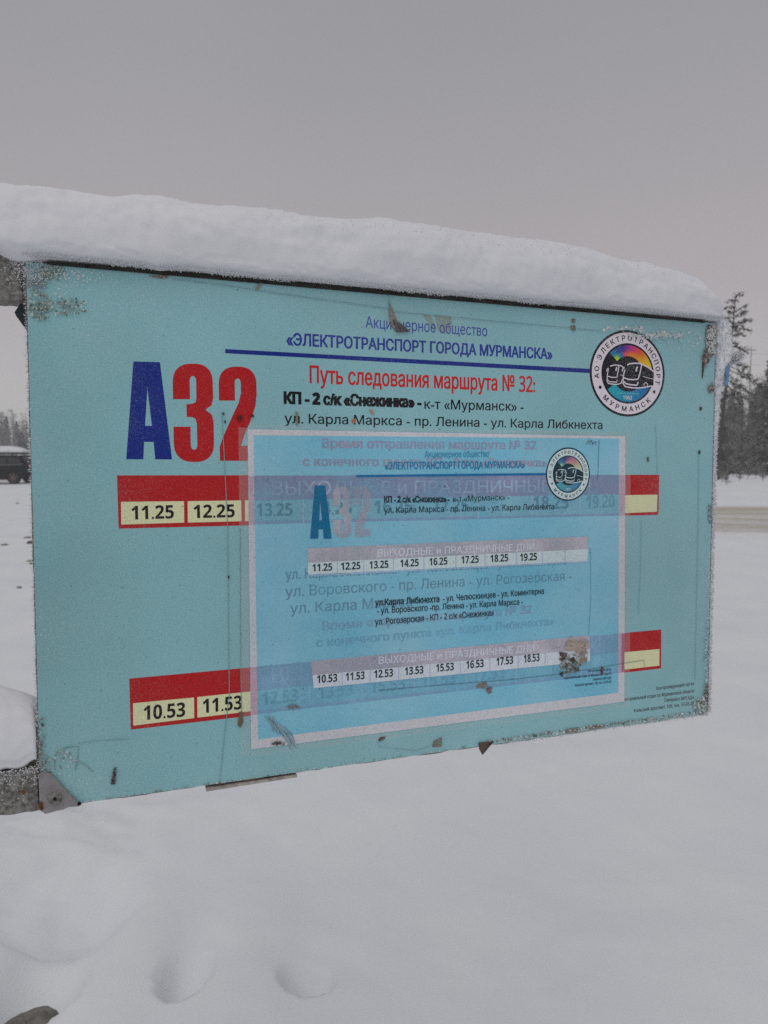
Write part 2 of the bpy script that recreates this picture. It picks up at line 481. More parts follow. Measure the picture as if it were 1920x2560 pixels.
# backing panel: rounded-off, slightly chipped outline
def chipped_outline():
    P = []
    def edge(p0, p1, n, amp, seed):
        p0, p1 = np.array(p0, float), np.array(p1, float); d = p1 - p0; nn = np.array([-d[1], d[0]]) / np.linalg.norm(d)
        for i in range(n):
            a = i / n; o = amp * fbm(a * n * 0.6, seed * 3.1, seed, 3)
            P.append(tuple(p0 + d * a + nn * float(o)))
    edge((0, 0.004), (0, BH), 60, 0.0012, 1); edge((0, BH), (BW, BH), 60, 0.0008, 2)
    edge((BW, BH), (BW, 0.012), 90, 0.0018, 3); edge((BW, 0.012), (BW - 0.012, 0.001), 6, 0.002, 4); edge((BW - 0.012, 0), (0.004, 0), 120, 0.0016, 5)
    return P
mb = MB(); mb.prism([(x + OX, z + OZ) for x, z in chipped_outline()], 0.0006, 0.014)
mb.build('backing_panel', M_wood, sign)
mb = MB(); OUT = chipped_outline()
inner = [(min(max(x, 0.0012), BW - 0.0012), min(max(z, 0.0008), BH)) for x, z in OUT]
mb.add([(x + OX, 0, z + OZ) for x, z in inner], [tuple(range(len(inner)))])
mb.add([(x + OX, 0.0005, z + OZ) for x, z in inner], [tuple(range(len(inner)))])
sheet = mb.build('main_poster', M_sheet, sign)
bv = sheet.data

# flat print helpers ------------------------------------------------
def flat_each(name, polys, col, layer, parent):
    for p in polys: flat(name, [p], col, layer, parent)
GHOSTS = ('faded_bar', 'faded_cells', 'faded_lettering', 'bleed_mark', 'faded_route_number')
def pm(name):
    return M_ghost if name in GHOSTS else M_border if name == 'white_border' else M_halffaded if name in ('inner_bar',) else M_print
def flat(name, polys, col, layer, parent, mat=None):
    """polys: list of polygons in board metres; printed flat at a layer"""
    V, Fc = [], []
    for p in polys:
        Fc.append(tuple(range(len(V), len(V) + len(p)))); V += [S3(q, layer) for q in p]
    me = np_mesh(name, V, Fc)
    cols = [c for c in ([col] * len(polys) if not isinstance(col, list) else col)]
    arr = np.empty((len(V), 4)); k = 0
    for p, c in zip(polys, cols):
        arr[k:k + len(p)] = c; k += len(p)
    set_col(me, arr)
    return link(name, me, mat or pm(name), parent)
def quad(a, b, c, d): return [B(*a), B(*b), B(*c), B(*d)]

from mathutils.geometry import delaunay_2d_cdt
def winding(pts, loops):
    x, y = pts[:, 0], pts[:, 1]; w_ = np.zeros(len(pts), int)
    for lp in loops:
        a = lp; b = np.roll(lp, -1, axis=0)
        ay, by, ax_, bx = a[:, 1][None], b[:, 1][None], a[:, 0][None], b[:, 0][None]
        cr = (bx - ax_) * (y[:, None] - ay) - (x[:, None] - ax_) * (by - ay)
        w_ += ((ay <= y[:, None]) & (by > y[:, None]) & (cr > 0)).sum(1) - ((ay > y[:, None]) & (by <= y[:, None]) & (cr < 0)).sum(1)
    return w_
_gc = {}
def glyph_mesh(body, offset=0.0, res=3):
    """outlines of the built-in font, triangulated by winding number"""
    key = (body, offset, res)
    if offset >= 0.03 and all(ch in '0123456789.' for ch in body): offset = 0.0301
    if offset >= 0.03: body = ''.join(chr(0x1D7EC + int(ch)) if ch in '0123456789' else ch for ch in body)
    elif any(ch in '0123456789' for ch in body): body = ''.join(chr(0x1D7E2 + int(ch)) if ch in '0123456789' else ch for ch in body)
    if key in _gc: return _gc[key]
    c = bpy.data.curves.new('tmp', 'FONT'); c.body = body; c.offset = offset; c.resolution_u = res; c.fill_mode = 'NONE'
    if offset == 0.0301: offset = 0.007
    o = bpy.data.objects.new('tmp', c); COL.objects.link(o)
    me = o.to_mesh()
    V = [tuple(v.co[:2]) for v in me.vertices]; nxt = {}
    for e in me.edges: nxt.setdefault(e.vertices[0], []).append(e.vertices[1]); nxt.setdefault(e.vertices[1], []).append(e.vertices[0])
    o.to_mesh_clear(); bpy.data.objects.remove(o); bpy.data.curves.remove(c)
    seen = set(); loops = []
    for i in range(len(V)):
        if i in seen or i not in nxt: continue
        lp = [i]; seen.add(i); cur = i
        while True:
            cand = [q for q in nxt[cur] if q not in seen]
            if not cand: break
            q = cur + 1 if cur + 1 in cand else cand[0]
            lp.append(q); seen.add(q); cur = q
        if len(lp) > 2: loops.append(np.array([V[k_] for k_ in lp]))
    if offset:
        ar = [float(np.sum(l[:, 0] * np.roll(l[:, 1], -1) - np.roll(l[:, 0], -1) * l[:, 1])) for l in loops]; nl = []
        for l in loops:
            cx_ = (l[:, 0].min() + l[:, 0].max()) / 2
            big = max((abs(a_), a_) for a_, q in zip(ar, loops) if q[:, 0].min() - 1e-4 <= cx_ <= q[:, 0].max() + 1e-4)[1]
            keep = np.linalg.norm(l - np.roll(l, 1, axis=0), axis=1) > 1e-5; l = l[keep]
            d0 = l - np.roll(l, 1, axis=0); d1 = np.roll(l, -1, axis=0) - l
            d0 /= np.linalg.norm(d0, axis=1)[:, None]; d1 /= np.linalg.norm(d1, axis=1)[:, None]
            n0_ = np.stack([d0[:, 1], -d0[:, 0]], 1); n1_ = np.stack([d1[:, 1], -d1[:, 0]], 1); m_ = n0_ + n1_
            m_ = m_ / np.maximum((m_ * m_).sum(1), 0.5)[:, None] * 2
            nl.append(l + m_ * math.copysign(1, big) * np.array([offset * 1.25, offset * 0.7]))
        loops = nl
    area = [0.5 * float(np.sum(l[:, 0] * np.roll(l[:, 1], -1) - np.roll(l[:, 0], -1) * l[:, 1])) for l in loops]
    sg = math.copysign(1, sum(area))
    vs, es = [], []
    for l in loops:
        n0 = len(vs); m_ = len(l); vs += [Vector(p) for p in l]; es += [(n0 + k_, n0 + (k_ + 1) % m_) for k_ in range(m_)]
    vo, _, fo, _, _, _ = delaunay_2d_cdt(vs, es, [], 0, 1e-6)
    Vn = np.array([tuple(v) for v in vo]); Ft = [tuple(f) for f in fo]
    cen = np.array([Vn[list(f)].mean(0) for f in Ft])
    wn = winding(cen, loops) * sg
    Fk = [f for f, q in zip(Ft, wn) if q != 0]
    used = sorted({i for f in Fk for i in f}); mp = {i: k_ for k_, i in enumerate(used)}
    r = (Vn[used], [tuple(mp[i] for i in f) for f in Fk]); _gc[key] = r
    return r
CAP = 0.727
def text(body, p0, p1, cap, col, layer, parent, bold=0.0, name='lettering', mat=None, capscale=1.0):
    """one line of print from baseline start p0 to baseline end p1, capital height cap (photo measures)"""
    V, Fc = glyph_mesh(body, bold)
    a, b = np.array(B(*p0)), np.array(B(*p1)); hh = B(p0[0], p0[1] - cap)[1] - B(*p0)[1]
    e = (b - a) / np.linalg.norm(b - a); n = np.array([-e[1], e[0]])
    x0, x1 = V[:, 0].min(), V[:, 0].max()
    sx = np.linalg.norm(b - a) / (x1 - x0); sz = hh * capscale / ((V[:, 1].max() - V[:, 1].min()) if body[0] in '0123456789' else (CAP + 1.4 * bold))
    P = a + (V[:, :1] - x0) * sx * e + (V[:, 1:] + bold * 0.7) * sz * n
    me = np_mesh(name, [S3(p, layer) for p in P], Fc)
    set_col(me, [col] * len(P))
    return link(name, me, mat or pm(name), parent)

def arc(cx, cy, rx, ry, a0, a1, n=14, e=1.0):
    r = []
    for i in range(n + 1):
        a = math.radians(a0 + (a1 - a0) * i / n); c_, s_ = math.cos(a), math.sin(a)
        r.append((cx + rx * math.copysign(abs(c_) ** e, c_), cy + ry * math.copysign(abs(s_) ** e, s_)))
    return r
GA = [[(.21, 0), (.79, 0), (1, 1), (.63, 1), (.605, .82), (.395, .82), (.37, 1), (0, 1)], [(.5, .27), (.575, .655), (.425, .655)]]
G3 = [[(0, .36), (0, .2)] + arc(.5, .2, .5, .2, 180, 360, 18, .8) + [(1, .35), (.96, .42), (.80, .467), (.96, .52), (1, .59)] + arc(.5, .79, .5, .21, 0, 180, 18, .8)
      + [(0, .64), (.42, .64), (.42, .83)] + arc(.5, .83, .08, .045, 180, 0, 8) + [(.58, .61), (.55, .56), (.47, .542), (.33, .54), (.33, .41), (.47, .408), (.56, .39), (.58, .35)]
      + arc(.5, .17, .08, .045, 360, 180, 8) + [(.42, .36)]]
G2 = [[(0, .36), (0, .2)] + arc(.5, .2, .5, .2, 180, 360, 18, .8) + [(1, .30), (.96, .42), (.82, .58), (.66, .72), (.56, .84), (.98, .84), (.98, 1), (0, 1), (0, .85), (.12, .72), (.35, .52), (.52, .38), (.58, .28)]
      + arc(.5, .17, .08, .045, 360, 180, 8) + [(.42, .36)]]
def fill2d(loops):
    c = bpy.data.curves.new('tmp', 'CURVE'); c.dimensions = '2D'; c.fill_mode = 'BOTH'
    for lp in loops:
        s = c.splines.new('POLY'); s.points.add(len(lp) - 1)
        for q, (x, y) in zip(s.points, lp): q.co = (x, y, 0, 1)
        s.use_cyclic_u = True
    o = bpy.data.objects.new('tmp', c); COL.objects.link(o); me = o.to_mesh()
    V = [tuple(v.co[:2]) for v in me.vertices]; Fc = [tuple(p.vertices) for p in me.polygons]
    o.to_mesh_clear(); bpy.data.objects.remove(o); bpy.data.curves.remove(c)
    return V, Fc
def big_glyph(loops, TL, TR, BR, BL, col, layer, parent, name='route_number'):
    V, Fc = fill2d(loops); c4 = [np.array(B(*p)) for p in (TL, TR, BR, BL)]
    P = [(1 - y) * ((1 - x) * c4[0] + x * c4[1]) + y * ((1 - x) * c4[3] + x * c4[2]) for x, y in V]
    me = np_mesh(name, [S3(p, layer) for p in P], Fc); set_col(me, [col] * len(P))
    return link(name, me, pm(name), parent)

BLUE, RED, BLACK = ink(12, 34, 108), ink(150, 16, 20), ink(16, 14, 18)
CREAM = ink(186, 186, 148)
# ---- head of the main poster
big_glyph(GA, (309, 903), (423.5, 906), (430, 1148.5), (315.6, 1148), BLUE, 1, sheet)
big_glyph(G3, (431, 909), (531, 909), (536, 1155), (435, 1155), RED, 1, sheet)
big_glyph(G2, (546, 916), (640.5, 917), (644, 1152), (550, 1152), RED, 1, sheet)
text('Акционерное общество', (914, 819), (1218, 841), 29, ink(44, 58, 132), 1, sheet, 0.002)
text('«ЭЛЕКТРОТРАНСПОРТ ГОРОДА МУРМАНСКА»', (716, 863), (1381, 899), 32, ink(30, 46, 122), 1, sheet, 0.030)
flat('rule_line', [quad((563, 872.5), (1480, 922.5), (1480, 933), (563, 883))], BLUE, 1, sheet)
text('Путь следования маршрута № 32:', (774, 958), (1338, 981), 45, ink(164, 26, 30), 1, sheet, 0.020)
text('КП - 2 с/к «Снежинка» -', (709, 1010), (1054, 1020), 32, BLACK, 1, sheet, 0.060)
text('к-т «Мурманск» -', (1061, 1022), (1309, 1028), 25, BLACK, 1, sheet, 0.010)
text('ул. Карла Маркса - пр. Ленина - ул. Карла Либкнехта', (711, 1058), (1506, 1073), 25, BLACK, 1, sheet, 0.010)
# ---- the two red bars with cream cells, on the main poster at both sides of the faded one
flat('red_bar', [quad((292.4, 1188.5), (1648, 1187), (1646, 1287), (296.8, 1321.5))], ink(150, 20, 22), 1, sheet)
flat('red_bar', [quad((323, 1696.5), (1653, 1573.8), (1652.5, 1671), (327, 1824))], ink(150, 20, 22), 1, sheet)
flat('time_cell', [quad((302.5, 1254.5), (460, 1253), (460.5, 1306.5), (303, 1311.5))], CREAM, 2, sheet)
flat('time_cell', [quad((469, 1253), (603, 1251), (604, 1303), (469.5, 1306.5))], CREAM, 2, sheet)
flat('time_cell', [quad((612, 1250.5), (640, 1250), (640, 1302), (612.5, 1303))], CREAM, 2, sheet)
flat('time_cell', [quad((1556, 1238), (1643.5, 1236.5), (1642, 1279.5), (1556, 1283))], CREAM, 2, sheet)
flat('time_cell', [quad((332.5, 1758), (485, 1743.5), (485.5, 1795), (333, 1814))], CREAM, 2, sheet)
flat('time_cell', [quad((493, 1742.5), (636, 1727.5), (636, 1777), (493.5, 1794))], CREAM, 2, sheet)
flat('time_cell', [quad((1560, 1630.5), (1648.5, 1622.5), (1648, 1664), (1561, 1674))], CREAM, 2, sheet)
for b_, p0, p1, c_ in (('11.25', (329, 1300), (435, 1297), 35), ('12.25', (484, 1296.5), (587, 1294), 34), ('10.53', (359, 1801.5), (463, 1792), 37), ('11.53', (507, 1784), (605, 1773.5), 36)):
    text(b_, p0, p1, c_, BLACK, 3, sheet, 0.040)
def small_print(x1, ys, col, parent, layer, cap):
    for s_, x0, y0, y1 in ys:
        text(s_, (x0, y0), (x1, y1), cap, col, layer, parent, 0.016)
small_print(1735, [('Контролирующий орган', 1641, 1725.5, 1712.5), ('Территориальный отдел по Мурманской области', 1543, 1755, 1731),
                   ('Северного МУГАДН', 1660, 1755, 1747.5), ('Кольский проспект, 10б, тел.: 53-05-35', 1585, 1781, 1762)], ink(44, 44, 48), sheet, 1, 9)

# ---- round emblem
def emblem(cx, cy, rx, ry, layer, parent, faded=False):
    c0 = np.array(B(cx, cy)); RU = (B(cx + rx, cy)[0] - B(cx - rx, cy)[0]) / 2; RV = (B(cx, cy - ry)[1] - B(cx, cy + ry)[1]) / 2
    V, Fc, Cc = [], [], []
    def fadec(c):
        if not faded: return c
        g_ = 0.3 * c[0] + 0.5 * c[1] + 0.2 * c[2]
        return tuple(min(.93, 0.55 * v + 0.45 * g_ * m + a) for v, m, a in zip(c[:3], (.6, 1.1, 1.3), (.0, .035, .06))) + (1,)
    def put(P, faces, cols, lay):
        n = len(V)
        V.extend(S3((c0[0] + p[0] * RU, c0[1] + p[1] * RV), lay) for p in P)
        Fc.extend(tuple(i + n for i in f) for f in faces)
        Cc.extend(fadec(c) for c in (cols if isinstance(cols, list) else [cols] * len(P)))
    def ring(r0, r1, a0, a1, colf, lay, n=72, m=1):
        P, cs, fs = [], [], []
        for j in range(m + 1):
            for i in range(n + 1):
                a = a0 + (a1 - a0) * i / n; r = r0 + (r1 - r0) * j / m
                P.append((r * math.cos(math.radians(a)), r * math.sin(math.radians(a)))); cs.append(colf(a, r))
        for j in range(m):
            for i in range(n): k_ = j * (n + 1) + i; fs.append((k_, k_ + 1, k_ + n + 2, k_ + n + 1))
        put(P, fs, cs, lay)
    def disc(r, c, lay, x=0, y=0, n=64):
        put([(x + r * math.cos(2 * math.pi * i / n), y + r * math.sin(2 * math.pi * i / n)) for i in range(n)], [tuple(range(n))], c, lay)
    WH, BK = ink(190, 180, 190), ink(20, 18, 28)
    disc(1.0, BK, layer); disc(0.945, WH, layer + .6); disc(0.70, BK, layer + 1.2)
    key_o = [(8, (222, 176, 30)), (35, (226, 150, 34)), (55, (196, 84, 44)), (75, (178, 50, 110)), (92, (120, 40, 110)), (105, (46, 40, 116)), (122, (34, 80, 130)), (140, (24, 120, 150))]
    key_i = [(8, (226, 184, 36)), (35, (224, 150, 30)), (60, (208, 118, 36)), (85, (206, 104, 40)), (104, (176, 60, 96)), (113, (52, 90, 140)), (122, (30, 140, 130)), (128, (150, 178, 30)), (140, (160, 180, 30))]
    def interp(keys, a):
        for (a0, c0_), (a1, c1_) in zip(keys, keys[1:]):
            if a <= a1: t = max(0, (a - a0) / (a1 - a0)); return tuple(x + (y - x) * t for x, y in zip(c0_, c1_))
        return keys[-1][1]
    def rb(a, r):
        t = min(1, max(0, (r - 0.47) / 0.08)); o_, i_ = interp(key_o, a), interp(key_i, a)
        return ink(*[i_[k] + (o_[k] - i_[k]) * t for k in range(3)])
    ring(0.40, 0.655, 12, 137, rb, layer + 1.8, 50, 6)
    ring(0.42, 0.655, 216, 336, lambda a, r: ink(*[x + (y - x) * (a - 216) / 120 for x, y in zip((22, 140, 148), (18, 84, 140))]), layer + 1.8, 40, 1)
    lay = [layer + 2.4]
    def uv(x, y): return ((x - 827) / 647, -(y - 925) / 746)
    def stroke(pts, wd, col=WH):
        P = [np.array(uv(*p)) for p in pts]; wd = wd / 700; L_, R2 = [], []
        for i, p in enumerate(P):
            d = P[min(i + 1, len(P) - 1)] - P[max(i - 1, 0)]; d = d / (np.linalg.norm(d) + 1e-9); n_ = np.array([-d[1], d[0]])
            L_.append(p + n_ * wd / 2); R2.append(p - n_ * wd / 2)
        k_ = len(P); put([tuple(q) for q in L_ + R2], [(i, i + 1, i + 1 + k_, i + k_) for i in range(k_ - 1)], col, lay[0]); lay[0] += 0.12
    # dark body of the right bus over the colour band, then white outlines
    put([uv(*p) for p in ((770, 790), (1000, 735), (1080, 765), (1275, 860), (1275, 1110), (1010, 1170), (770, 1150))], [tuple(range(7))], BK, lay[0]); lay[0] += .12
    for pts, wd in (([(810, 778), (860, 752), (940, 740), (1030, 738), (1080, 755), (1180, 800), (1278, 868)], 22),
                    ([(1060, 750), (1045, 850), (1020, 960), (1000, 1012), (920, 1028), (830, 1024), (750, 1000)], 20),
                    ([(772, 860), (752, 940), (742, 1040), (745, 1100), (775, 1150), (880, 1168), (1000, 1168), (1120, 1150), (1245, 1118)], 20),
                    ([(988, 795), (972, 835), (965, 880)], 26), ([(760, 1062), (785, 1100), (880, 1118), (985, 1118), (1005, 1060)], 22),
                    ([(1108, 1128), (1112, 1085), (1140, 1062), (1168, 1090), (1172, 1128)], 12), ([(1085, 958), (1150, 975), (1275, 1000)], 9),
                    ([(520, 815), (600, 790), (700, 798), (765, 835)], 18), ([(668, 800), (655, 900), (635, 1000), (560, 1008), (480, 990)], 16),
                    ([(490, 850), (474, 960), (470, 1080), (495, 1115), (600, 1125), (665, 1118), (725, 1085)], 16), ([(632, 825), (615, 895)], 22),
                    ([(745, 828), (722, 890)], 20), ([(478, 1045), (500, 1082), (630, 1085), (642, 1045)], 16), ([(716, 1100), (714, 1055), (736, 1030)], 12),
                    ([(455, 910), (468, 870), (485, 852)], 12), ([(690, 955), (740, 968)], 8)):
        stroke(pts, wd)
    def ring_text(s_, a0, a1, r, hc, up):
        ws = [0.6 if ch == ' ' else (1.12 if ch in 'МОЭЛ' else 0.97) for ch in s_]
        cen = np.cumsum(ws) - np.array(ws) / 2; cen = (cen - cen[0]) / (cen[-1] - cen[0])
        for ch, c_ in zip(s_, cen):
            if ch == ' ': continue
            a = math.radians(a0 + (a1 - a0) * c_); G, fs = glyph_mesh(ch, 0.022, 3)
            mx_ = (G[:, 0].min() + G[:, 0].max()) / 2; sc_ = hc / CAP
            rad = np.array([math.cos(a), math.sin(a)]); tan = np.array([math.sin(a), -math.cos(a)])
            if not up: rad, tan = -rad, -tan
            base = np.array([math.cos(a), math.sin(a)]) * r - rad * hc / 2
            put([tuple(base + tan * (g_[0] - mx_) * sc_ + rad * g_[1] * sc_) for g_ in G], fs, BK, layer + 1.2)
    ring_text('АО ЭЛЕКТРОТРАНСПОРТ', 186.5, -12, 0.822, 0.118, True)
    ring_text('МУРМАНСК', 226, 313, 0.822, 0.118, False)
    disc(0.040, BK, layer + 1.2, -.726, -.348, 20); disc(0.040, ink(60, 55, 62), layer + 1.2, .716, -.395, 20)
    for body, y0, hc, wd, col in (('год основания', -.475, .040, .56, ink(90, 165, 170)), ('1962', -.60, .085, .24, ink(196, 200, 190))):
        G, fs = glyph_mesh(body, 0.012, 2); mn, mxx = G[:, 0].min(), G[:, 0].max()
        put([((g_[0] - mn) / (mxx - mn) * wd - wd / 2 + .0, y0 + g_[1] * hc / CAP) for g_ in G], fs, col, layer + 2.4)
    me = np_mesh('emblem', V, Fc); set_col(me, Cc)
    return link('emblem', me, M_print, parent)
emblem(1569.7, 933.9, 93.7, 108, 1.5, sheet)

# ---- the faded inner poster (its own sheet of film on top)
BASE = 5
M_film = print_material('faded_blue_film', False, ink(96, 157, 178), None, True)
mb = MB()
fo = quad((619, 1073), (1563, 1091), (1560, 1754), (627.5, 1873))
mb.add([S3(p, BASE) for p in fo] + [S3(p, BASE - 2) for p in fo], [(0, 1, 2, 3), (0, 4, 5, 1), (1, 5, 6, 2), (2, 6, 7, 3), (3, 7, 4, 0)])
film = mb.build('faded_poster', M_film, sign)
WB = ink(186, 184, 194)
f1 = quad((619, 1073), (1563, 1091), (1560, 1754), (627.5, 1873))
f2 = quad((634, 1088), (1547, 1096.5), (1545, 1731.5), (644.5, 1848))
flat('white_border', [[f1[i], f1[(i + 1) % 4], f2[(i + 1) % 4], f2[i]] for i in range(4)], WB, BASE + 1, film)
# stains of the red bars seen through the white border
PK = ink(176, 146, 164)
flat('bleed_mark', [quad((620.5, 1190), (634.5, 1190), (636, 1312), (622, 1313))], PK, BASE + 2, film)
flat('bleed_mark', [quad((1547, 1187), (1562, 1187), (1561.5, 1289), (1546.5, 1290))], PK, BASE + 2, film)
flat('bleed_mark', [quad((625.5, 1668), (641, 1666.5), (642.5, 1786), (627, 1788))], PK, BASE + 2, film)
flat('bleed_mark', [quad((1546, 1583), (1560.5, 1581.5), (1560, 1681), (1546, 1683))], PK, BASE + 2, film)
flat('bleed_mark', [quad((1553, 1585), (1560.5, 1584), (1560, 1679), (1553, 1680))], ink(160, 96, 112), BASE + 2.5, film)
# what shows through the faded film: bars, cells, old lines of print
GH = ink(120, 128, 154); GC = ink(116, 164, 178); GT = ink(84, 130, 148); GP = ink(138, 134, 156); GW = ink(134, 158, 182)
flat('faded_bar', [quad((635, 1189), (1546.5, 1187), (1546.5, 1236), (635.5, 1251))], GH, BASE + 1, film)
flat('faded_bar', [quad((635.5, 1302.5), (1546.5, 1283), (1546.5, 1289), (636, 1311))], ink(120, 146, 172), BASE + 1, film)
flat('faded_cells', [quad((635.5, 1251), (1546.5, 1236), (1546.5, 1283), (635.5, 1302.5))], GC, BASE + 1, film)
flat_each('cell_divider', [quad((x - 2, 1249), (x + 2, 1249), (x + 2, 1306), (x - 2, 1306)) for x in (758,)] +
     [quad((x - 2, 1245), (x + 2, 1245), (x + 2, 1297), (x - 2, 1297)) for x in (907, 1060, 1195)] + [quad((x - 2, 1239), (x + 2, 1239), (x + 2, 1287), (x - 2, 1287)) for x in (1330, 1449)], ink(122, 150, 172), BASE + 1.5, film)
text('ВЫХОДНЫЕ и ПРАЗДНИЧНЫЕ ДНИ', (679, 1238), (1475, 1229), 35, GW, BASE + 2, film, 0.006, 'faded_lettering')
for b_, x0, x1, y0 in (('13.25', 641, 731, 1291.5), ('14.25', 783, 880, 1288), ('16.25', 935, 1030, 1284), ('17.25', 1082, 1170, 1281), ('18.25', 1332, 1421, 1274)):
    text(b_, (x0, y0), (x1, y0 - 2), 33, GT, BASE + 2, film, 0.03, 'faded_lettering')
text('19.20', (1465, 1272), (1536, 1269), 33, ink(98, 142, 160), BASE + 2, film, 0.03, 'faded_lettering')
text('Время отправления маршрута № 32', (804, 1120), (1341, 1124), 25, GP, BASE + 2, film, 0.03, 'faded_lettering')
text('с конечного пункта КП - 2 с/к «Снежинка»', (756, 1165), (1366, 1167), 24, GP, BASE + 2, film, 0.03, 'faded_lettering')
text('ул. Карла Либкнехта - ул. Челюскинцев - ул. Коминтерна -', (713, 1449), (1430, 1410), 26, ink(90, 132, 152), BASE + 2, film, 0.012, 'faded_lettering')
text('ул. Воровского - пр. Ленина - ул. Рогозерская -', (713, 1492), (1428, 1450), 27, ink(92, 130, 148), BASE + 2, film, 0.006, 'faded_lettering')
text('ул. Карла Маркса', (725, 1534), (1030, 1515), 27, ink(92, 132, 150), BASE + 2, film, 0.006, 'faded_lettering')
text('Время отправления маршрута № 32', (805, 1577), (1330, 1533), 24, ink(120, 152, 174), BASE + 2, film, 0.03, 'faded_lettering')
text('с конечного пункта «ул. Карла Либкнехта»', (790, 1618), (1385, 1562), 22, ink(106, 156, 178), BASE + 2, film, 0.03, 'faded_lettering')
flat('faded_bar', [quad((641, 1666), (1546, 1584), (1546, 1631), (642, 1727))], ink(110, 146, 172), BASE + 1, film)
flat('faded_bar', [quad((643, 1776), (1546, 1674), (1546, 1682), (643, 1785))], ink(114, 150, 176), BASE + 1, film)
flat('faded_cells', [quad((642, 1727), (1546, 1631), (1546, 1674), (643, 1776))], ink(110, 162, 182), BASE + 1, film)
flat_each('cell_divider', [quad((x - 2, y), (x + 2, y), (x + 2, y + 48), (x - 2, y + 48)) for x, y in ((773, 1714), (905, 1700), (1035, 1686), (1165, 1672), (1290, 1659), (1412, 1646), (1452, 1642))], ink(112, 150, 174), BASE + 1.5, film)
text('ВЫХОДНЫЕ и ПРАЗДНИЧНЫЕ ДНИ', (680, 1707), (1500, 1617), 36, ink(120, 156, 180), BASE + 2, film, 0.006, 'faded_lettering')
for b_, x0, x1, y0 in (('12.53', 655, 745, 1763), ('13.53', 795, 882, 1748), ('15.53', 925, 1012, 1733), ('16.53', 1053, 1140, 1719), ('17.53', 1180, 1262, 1705), ('18.53', 1375, 1442, 1683)):
    text(b_, (x0, y0), (x1, y0 - 9), 33, ink(100, 152, 174) if x0 > 700 else ink(94, 146, 166), BASE + 2, film, 0.03, 'faded_lettering')
# the crisp print of the faded poster
P1 = BASE + 4
TEAL = ink(12, 92, 128)
text('Акционерное общество', (1061, 1143.6), (1222, 1142), 16, ink(30, 118, 150), P1, film, 0.008)
text('«ЭЛЕКТРОТРАНСПОРТ ГОРОДА МУРМАНСКА»', (962, 1174), (1311, 1170), 19, ink(24, 98, 138), P1, film, 0.02)
flat('rule_line', [quad((890, 1187.5), (1370, 1182.5), (1370, 1188), (890, 1193))], ink(14, 90, 138), P1, film)
big_glyph(GA, (777, 1213.7), (822, 1213.7), (828.7, 1346.5), (775, 1346.5), TEAL, P1, film)
ghost = ink(150, 154, 164)
big_glyph(G3, (831, 1217), (874, 1216), (880, 1345), (833, 1346), ghost, P1, film, 'faded_route_number')
big_glyph(G2, (880, 1216), (925, 1216), (927, 1341), (886, 1343), ghost, P1, film, 'faded_route_number')
DK = ink(26, 40, 50)
text('КП - 2 с/к «Снежинка» -', (959.5, 1257), (1124, 1255.5), 17, DK, P1, film, 0.040)
text('к-т «Мурманск» -', (1132, 1255), (1272.7, 1249.5), 15, DK, P1, film, 0.004)
text('ул. Карла Маркса - пр. Ленина - ул. Карла Либкнехта', (959.5, 1283), (1384.5, 1273.5), 16, DK, P1, film, 0.006)
BE1, BE2, WC = ink(158, 156, 164), ink(160, 156, 166), ink(170, 186, 204)
flat('inner_bar', [quad((768, 1370.5), (1468.5, 1341), (1469, 1372.5), (769, 1407))], BE1, P1, film)
flat('inner_cells', [quad((769, 1407), (1469, 1372.5), (1468, 1402), (770, 1436))], WC, P1, film)
flat('inner_bar', [quad((770, 1436), (1468, 1402), (1468, 1406), (770, 1441))], ink(140, 166, 188), P1, film)
flat_each('cell_divider', [quad((x - 1.2, 1406 - (x - 770) * .049), (x + 1.2, 1406 - (x - 770) * .049), (x + 1.2, 1436 - (x - 770) * .049), (x - 1.2, 1436 - (x - 770) * .049)) for x in (843, 909, 983, 1059, 1139, 1212, 1290, 1355, 1412)], ink(146, 158, 180), P1 + 1, film)
text('ВЫХОДНЫЕ и ПРАЗДНИЧНЫЕ ДНИ', (943, 1391.6), (1335, 1375), 19, ink(170, 176, 188), P1 + 1, film, 0.02)
for b_, x0, x1, y0 in (('11.25', 780.6, 830, 1429), ('12.25', 852, 900.5, 1425.5), ('13.25', 923, 970.5, 1422), ('14.25', 1000, 1046, 1418), ('16.25', 1072.6, 1117.7, 1414), ('17.25', 1152.7, 1196, 1409.5), ('18.25', 1225, 1269.6, 1406), ('19.25', 1299.3, 1341.5, 1403)):
    text(b_, (x0, y0), (x1, y0 - 2.4), 19, DK, P1 + 2, film, 0.038)
text('ул.Карла Либкнехта', (937, 1514.5), (1098, 1505), 17, DK, P1, film, 0.028)
text('- ул. Челюскинцев - ул. Коминтерна', (1106, 1504), (1359, 1484.4), 16, DK, P1, film, 0.014)
text('- ул. Воровского -пр. Ленина - ул. Карла Маркса -', (942, 1534.5), (1306.5, 1511), 16, DK, P1, film, 0.014)
text('ул. Рогозерская - КП - 2 с/к «Снежинка»', (937, 1562.5), (1234, 1538.5), 16, DK, P1, film, 0.014)
flat('inner_bar', [quad((777, 1652), (1474, 1588), (1474, 1622), (781, 1688))], BE2, P1, film)
flat('inner_cells', [quad((781, 1688), (1474, 1622), (1474, 1653), (784, 1720))], ink(172, 180, 200), P1, film)
flat_each('cell_divider', [quad((x - 1.2, 1687 - (x - 781) * .095), (x + 1.2, 1687 - (x - 781) * .095), (x + 1.2, 1719 - (x - 781) * .095), (x - 1.2, 1719 - (x - 781) * .095)) for x in (855, 925, 996, 1074, 1150, 1224, 1295, 1362)], ink(150, 156, 180), P1 + 1, film)
text('ВЫХОДНЫЕ и ПРАЗДНИЧНЫЕ ДНИ', (946, 1660), (1335, 1628), 19, ink(170, 174, 188), P1 + 1, film, 0.02)
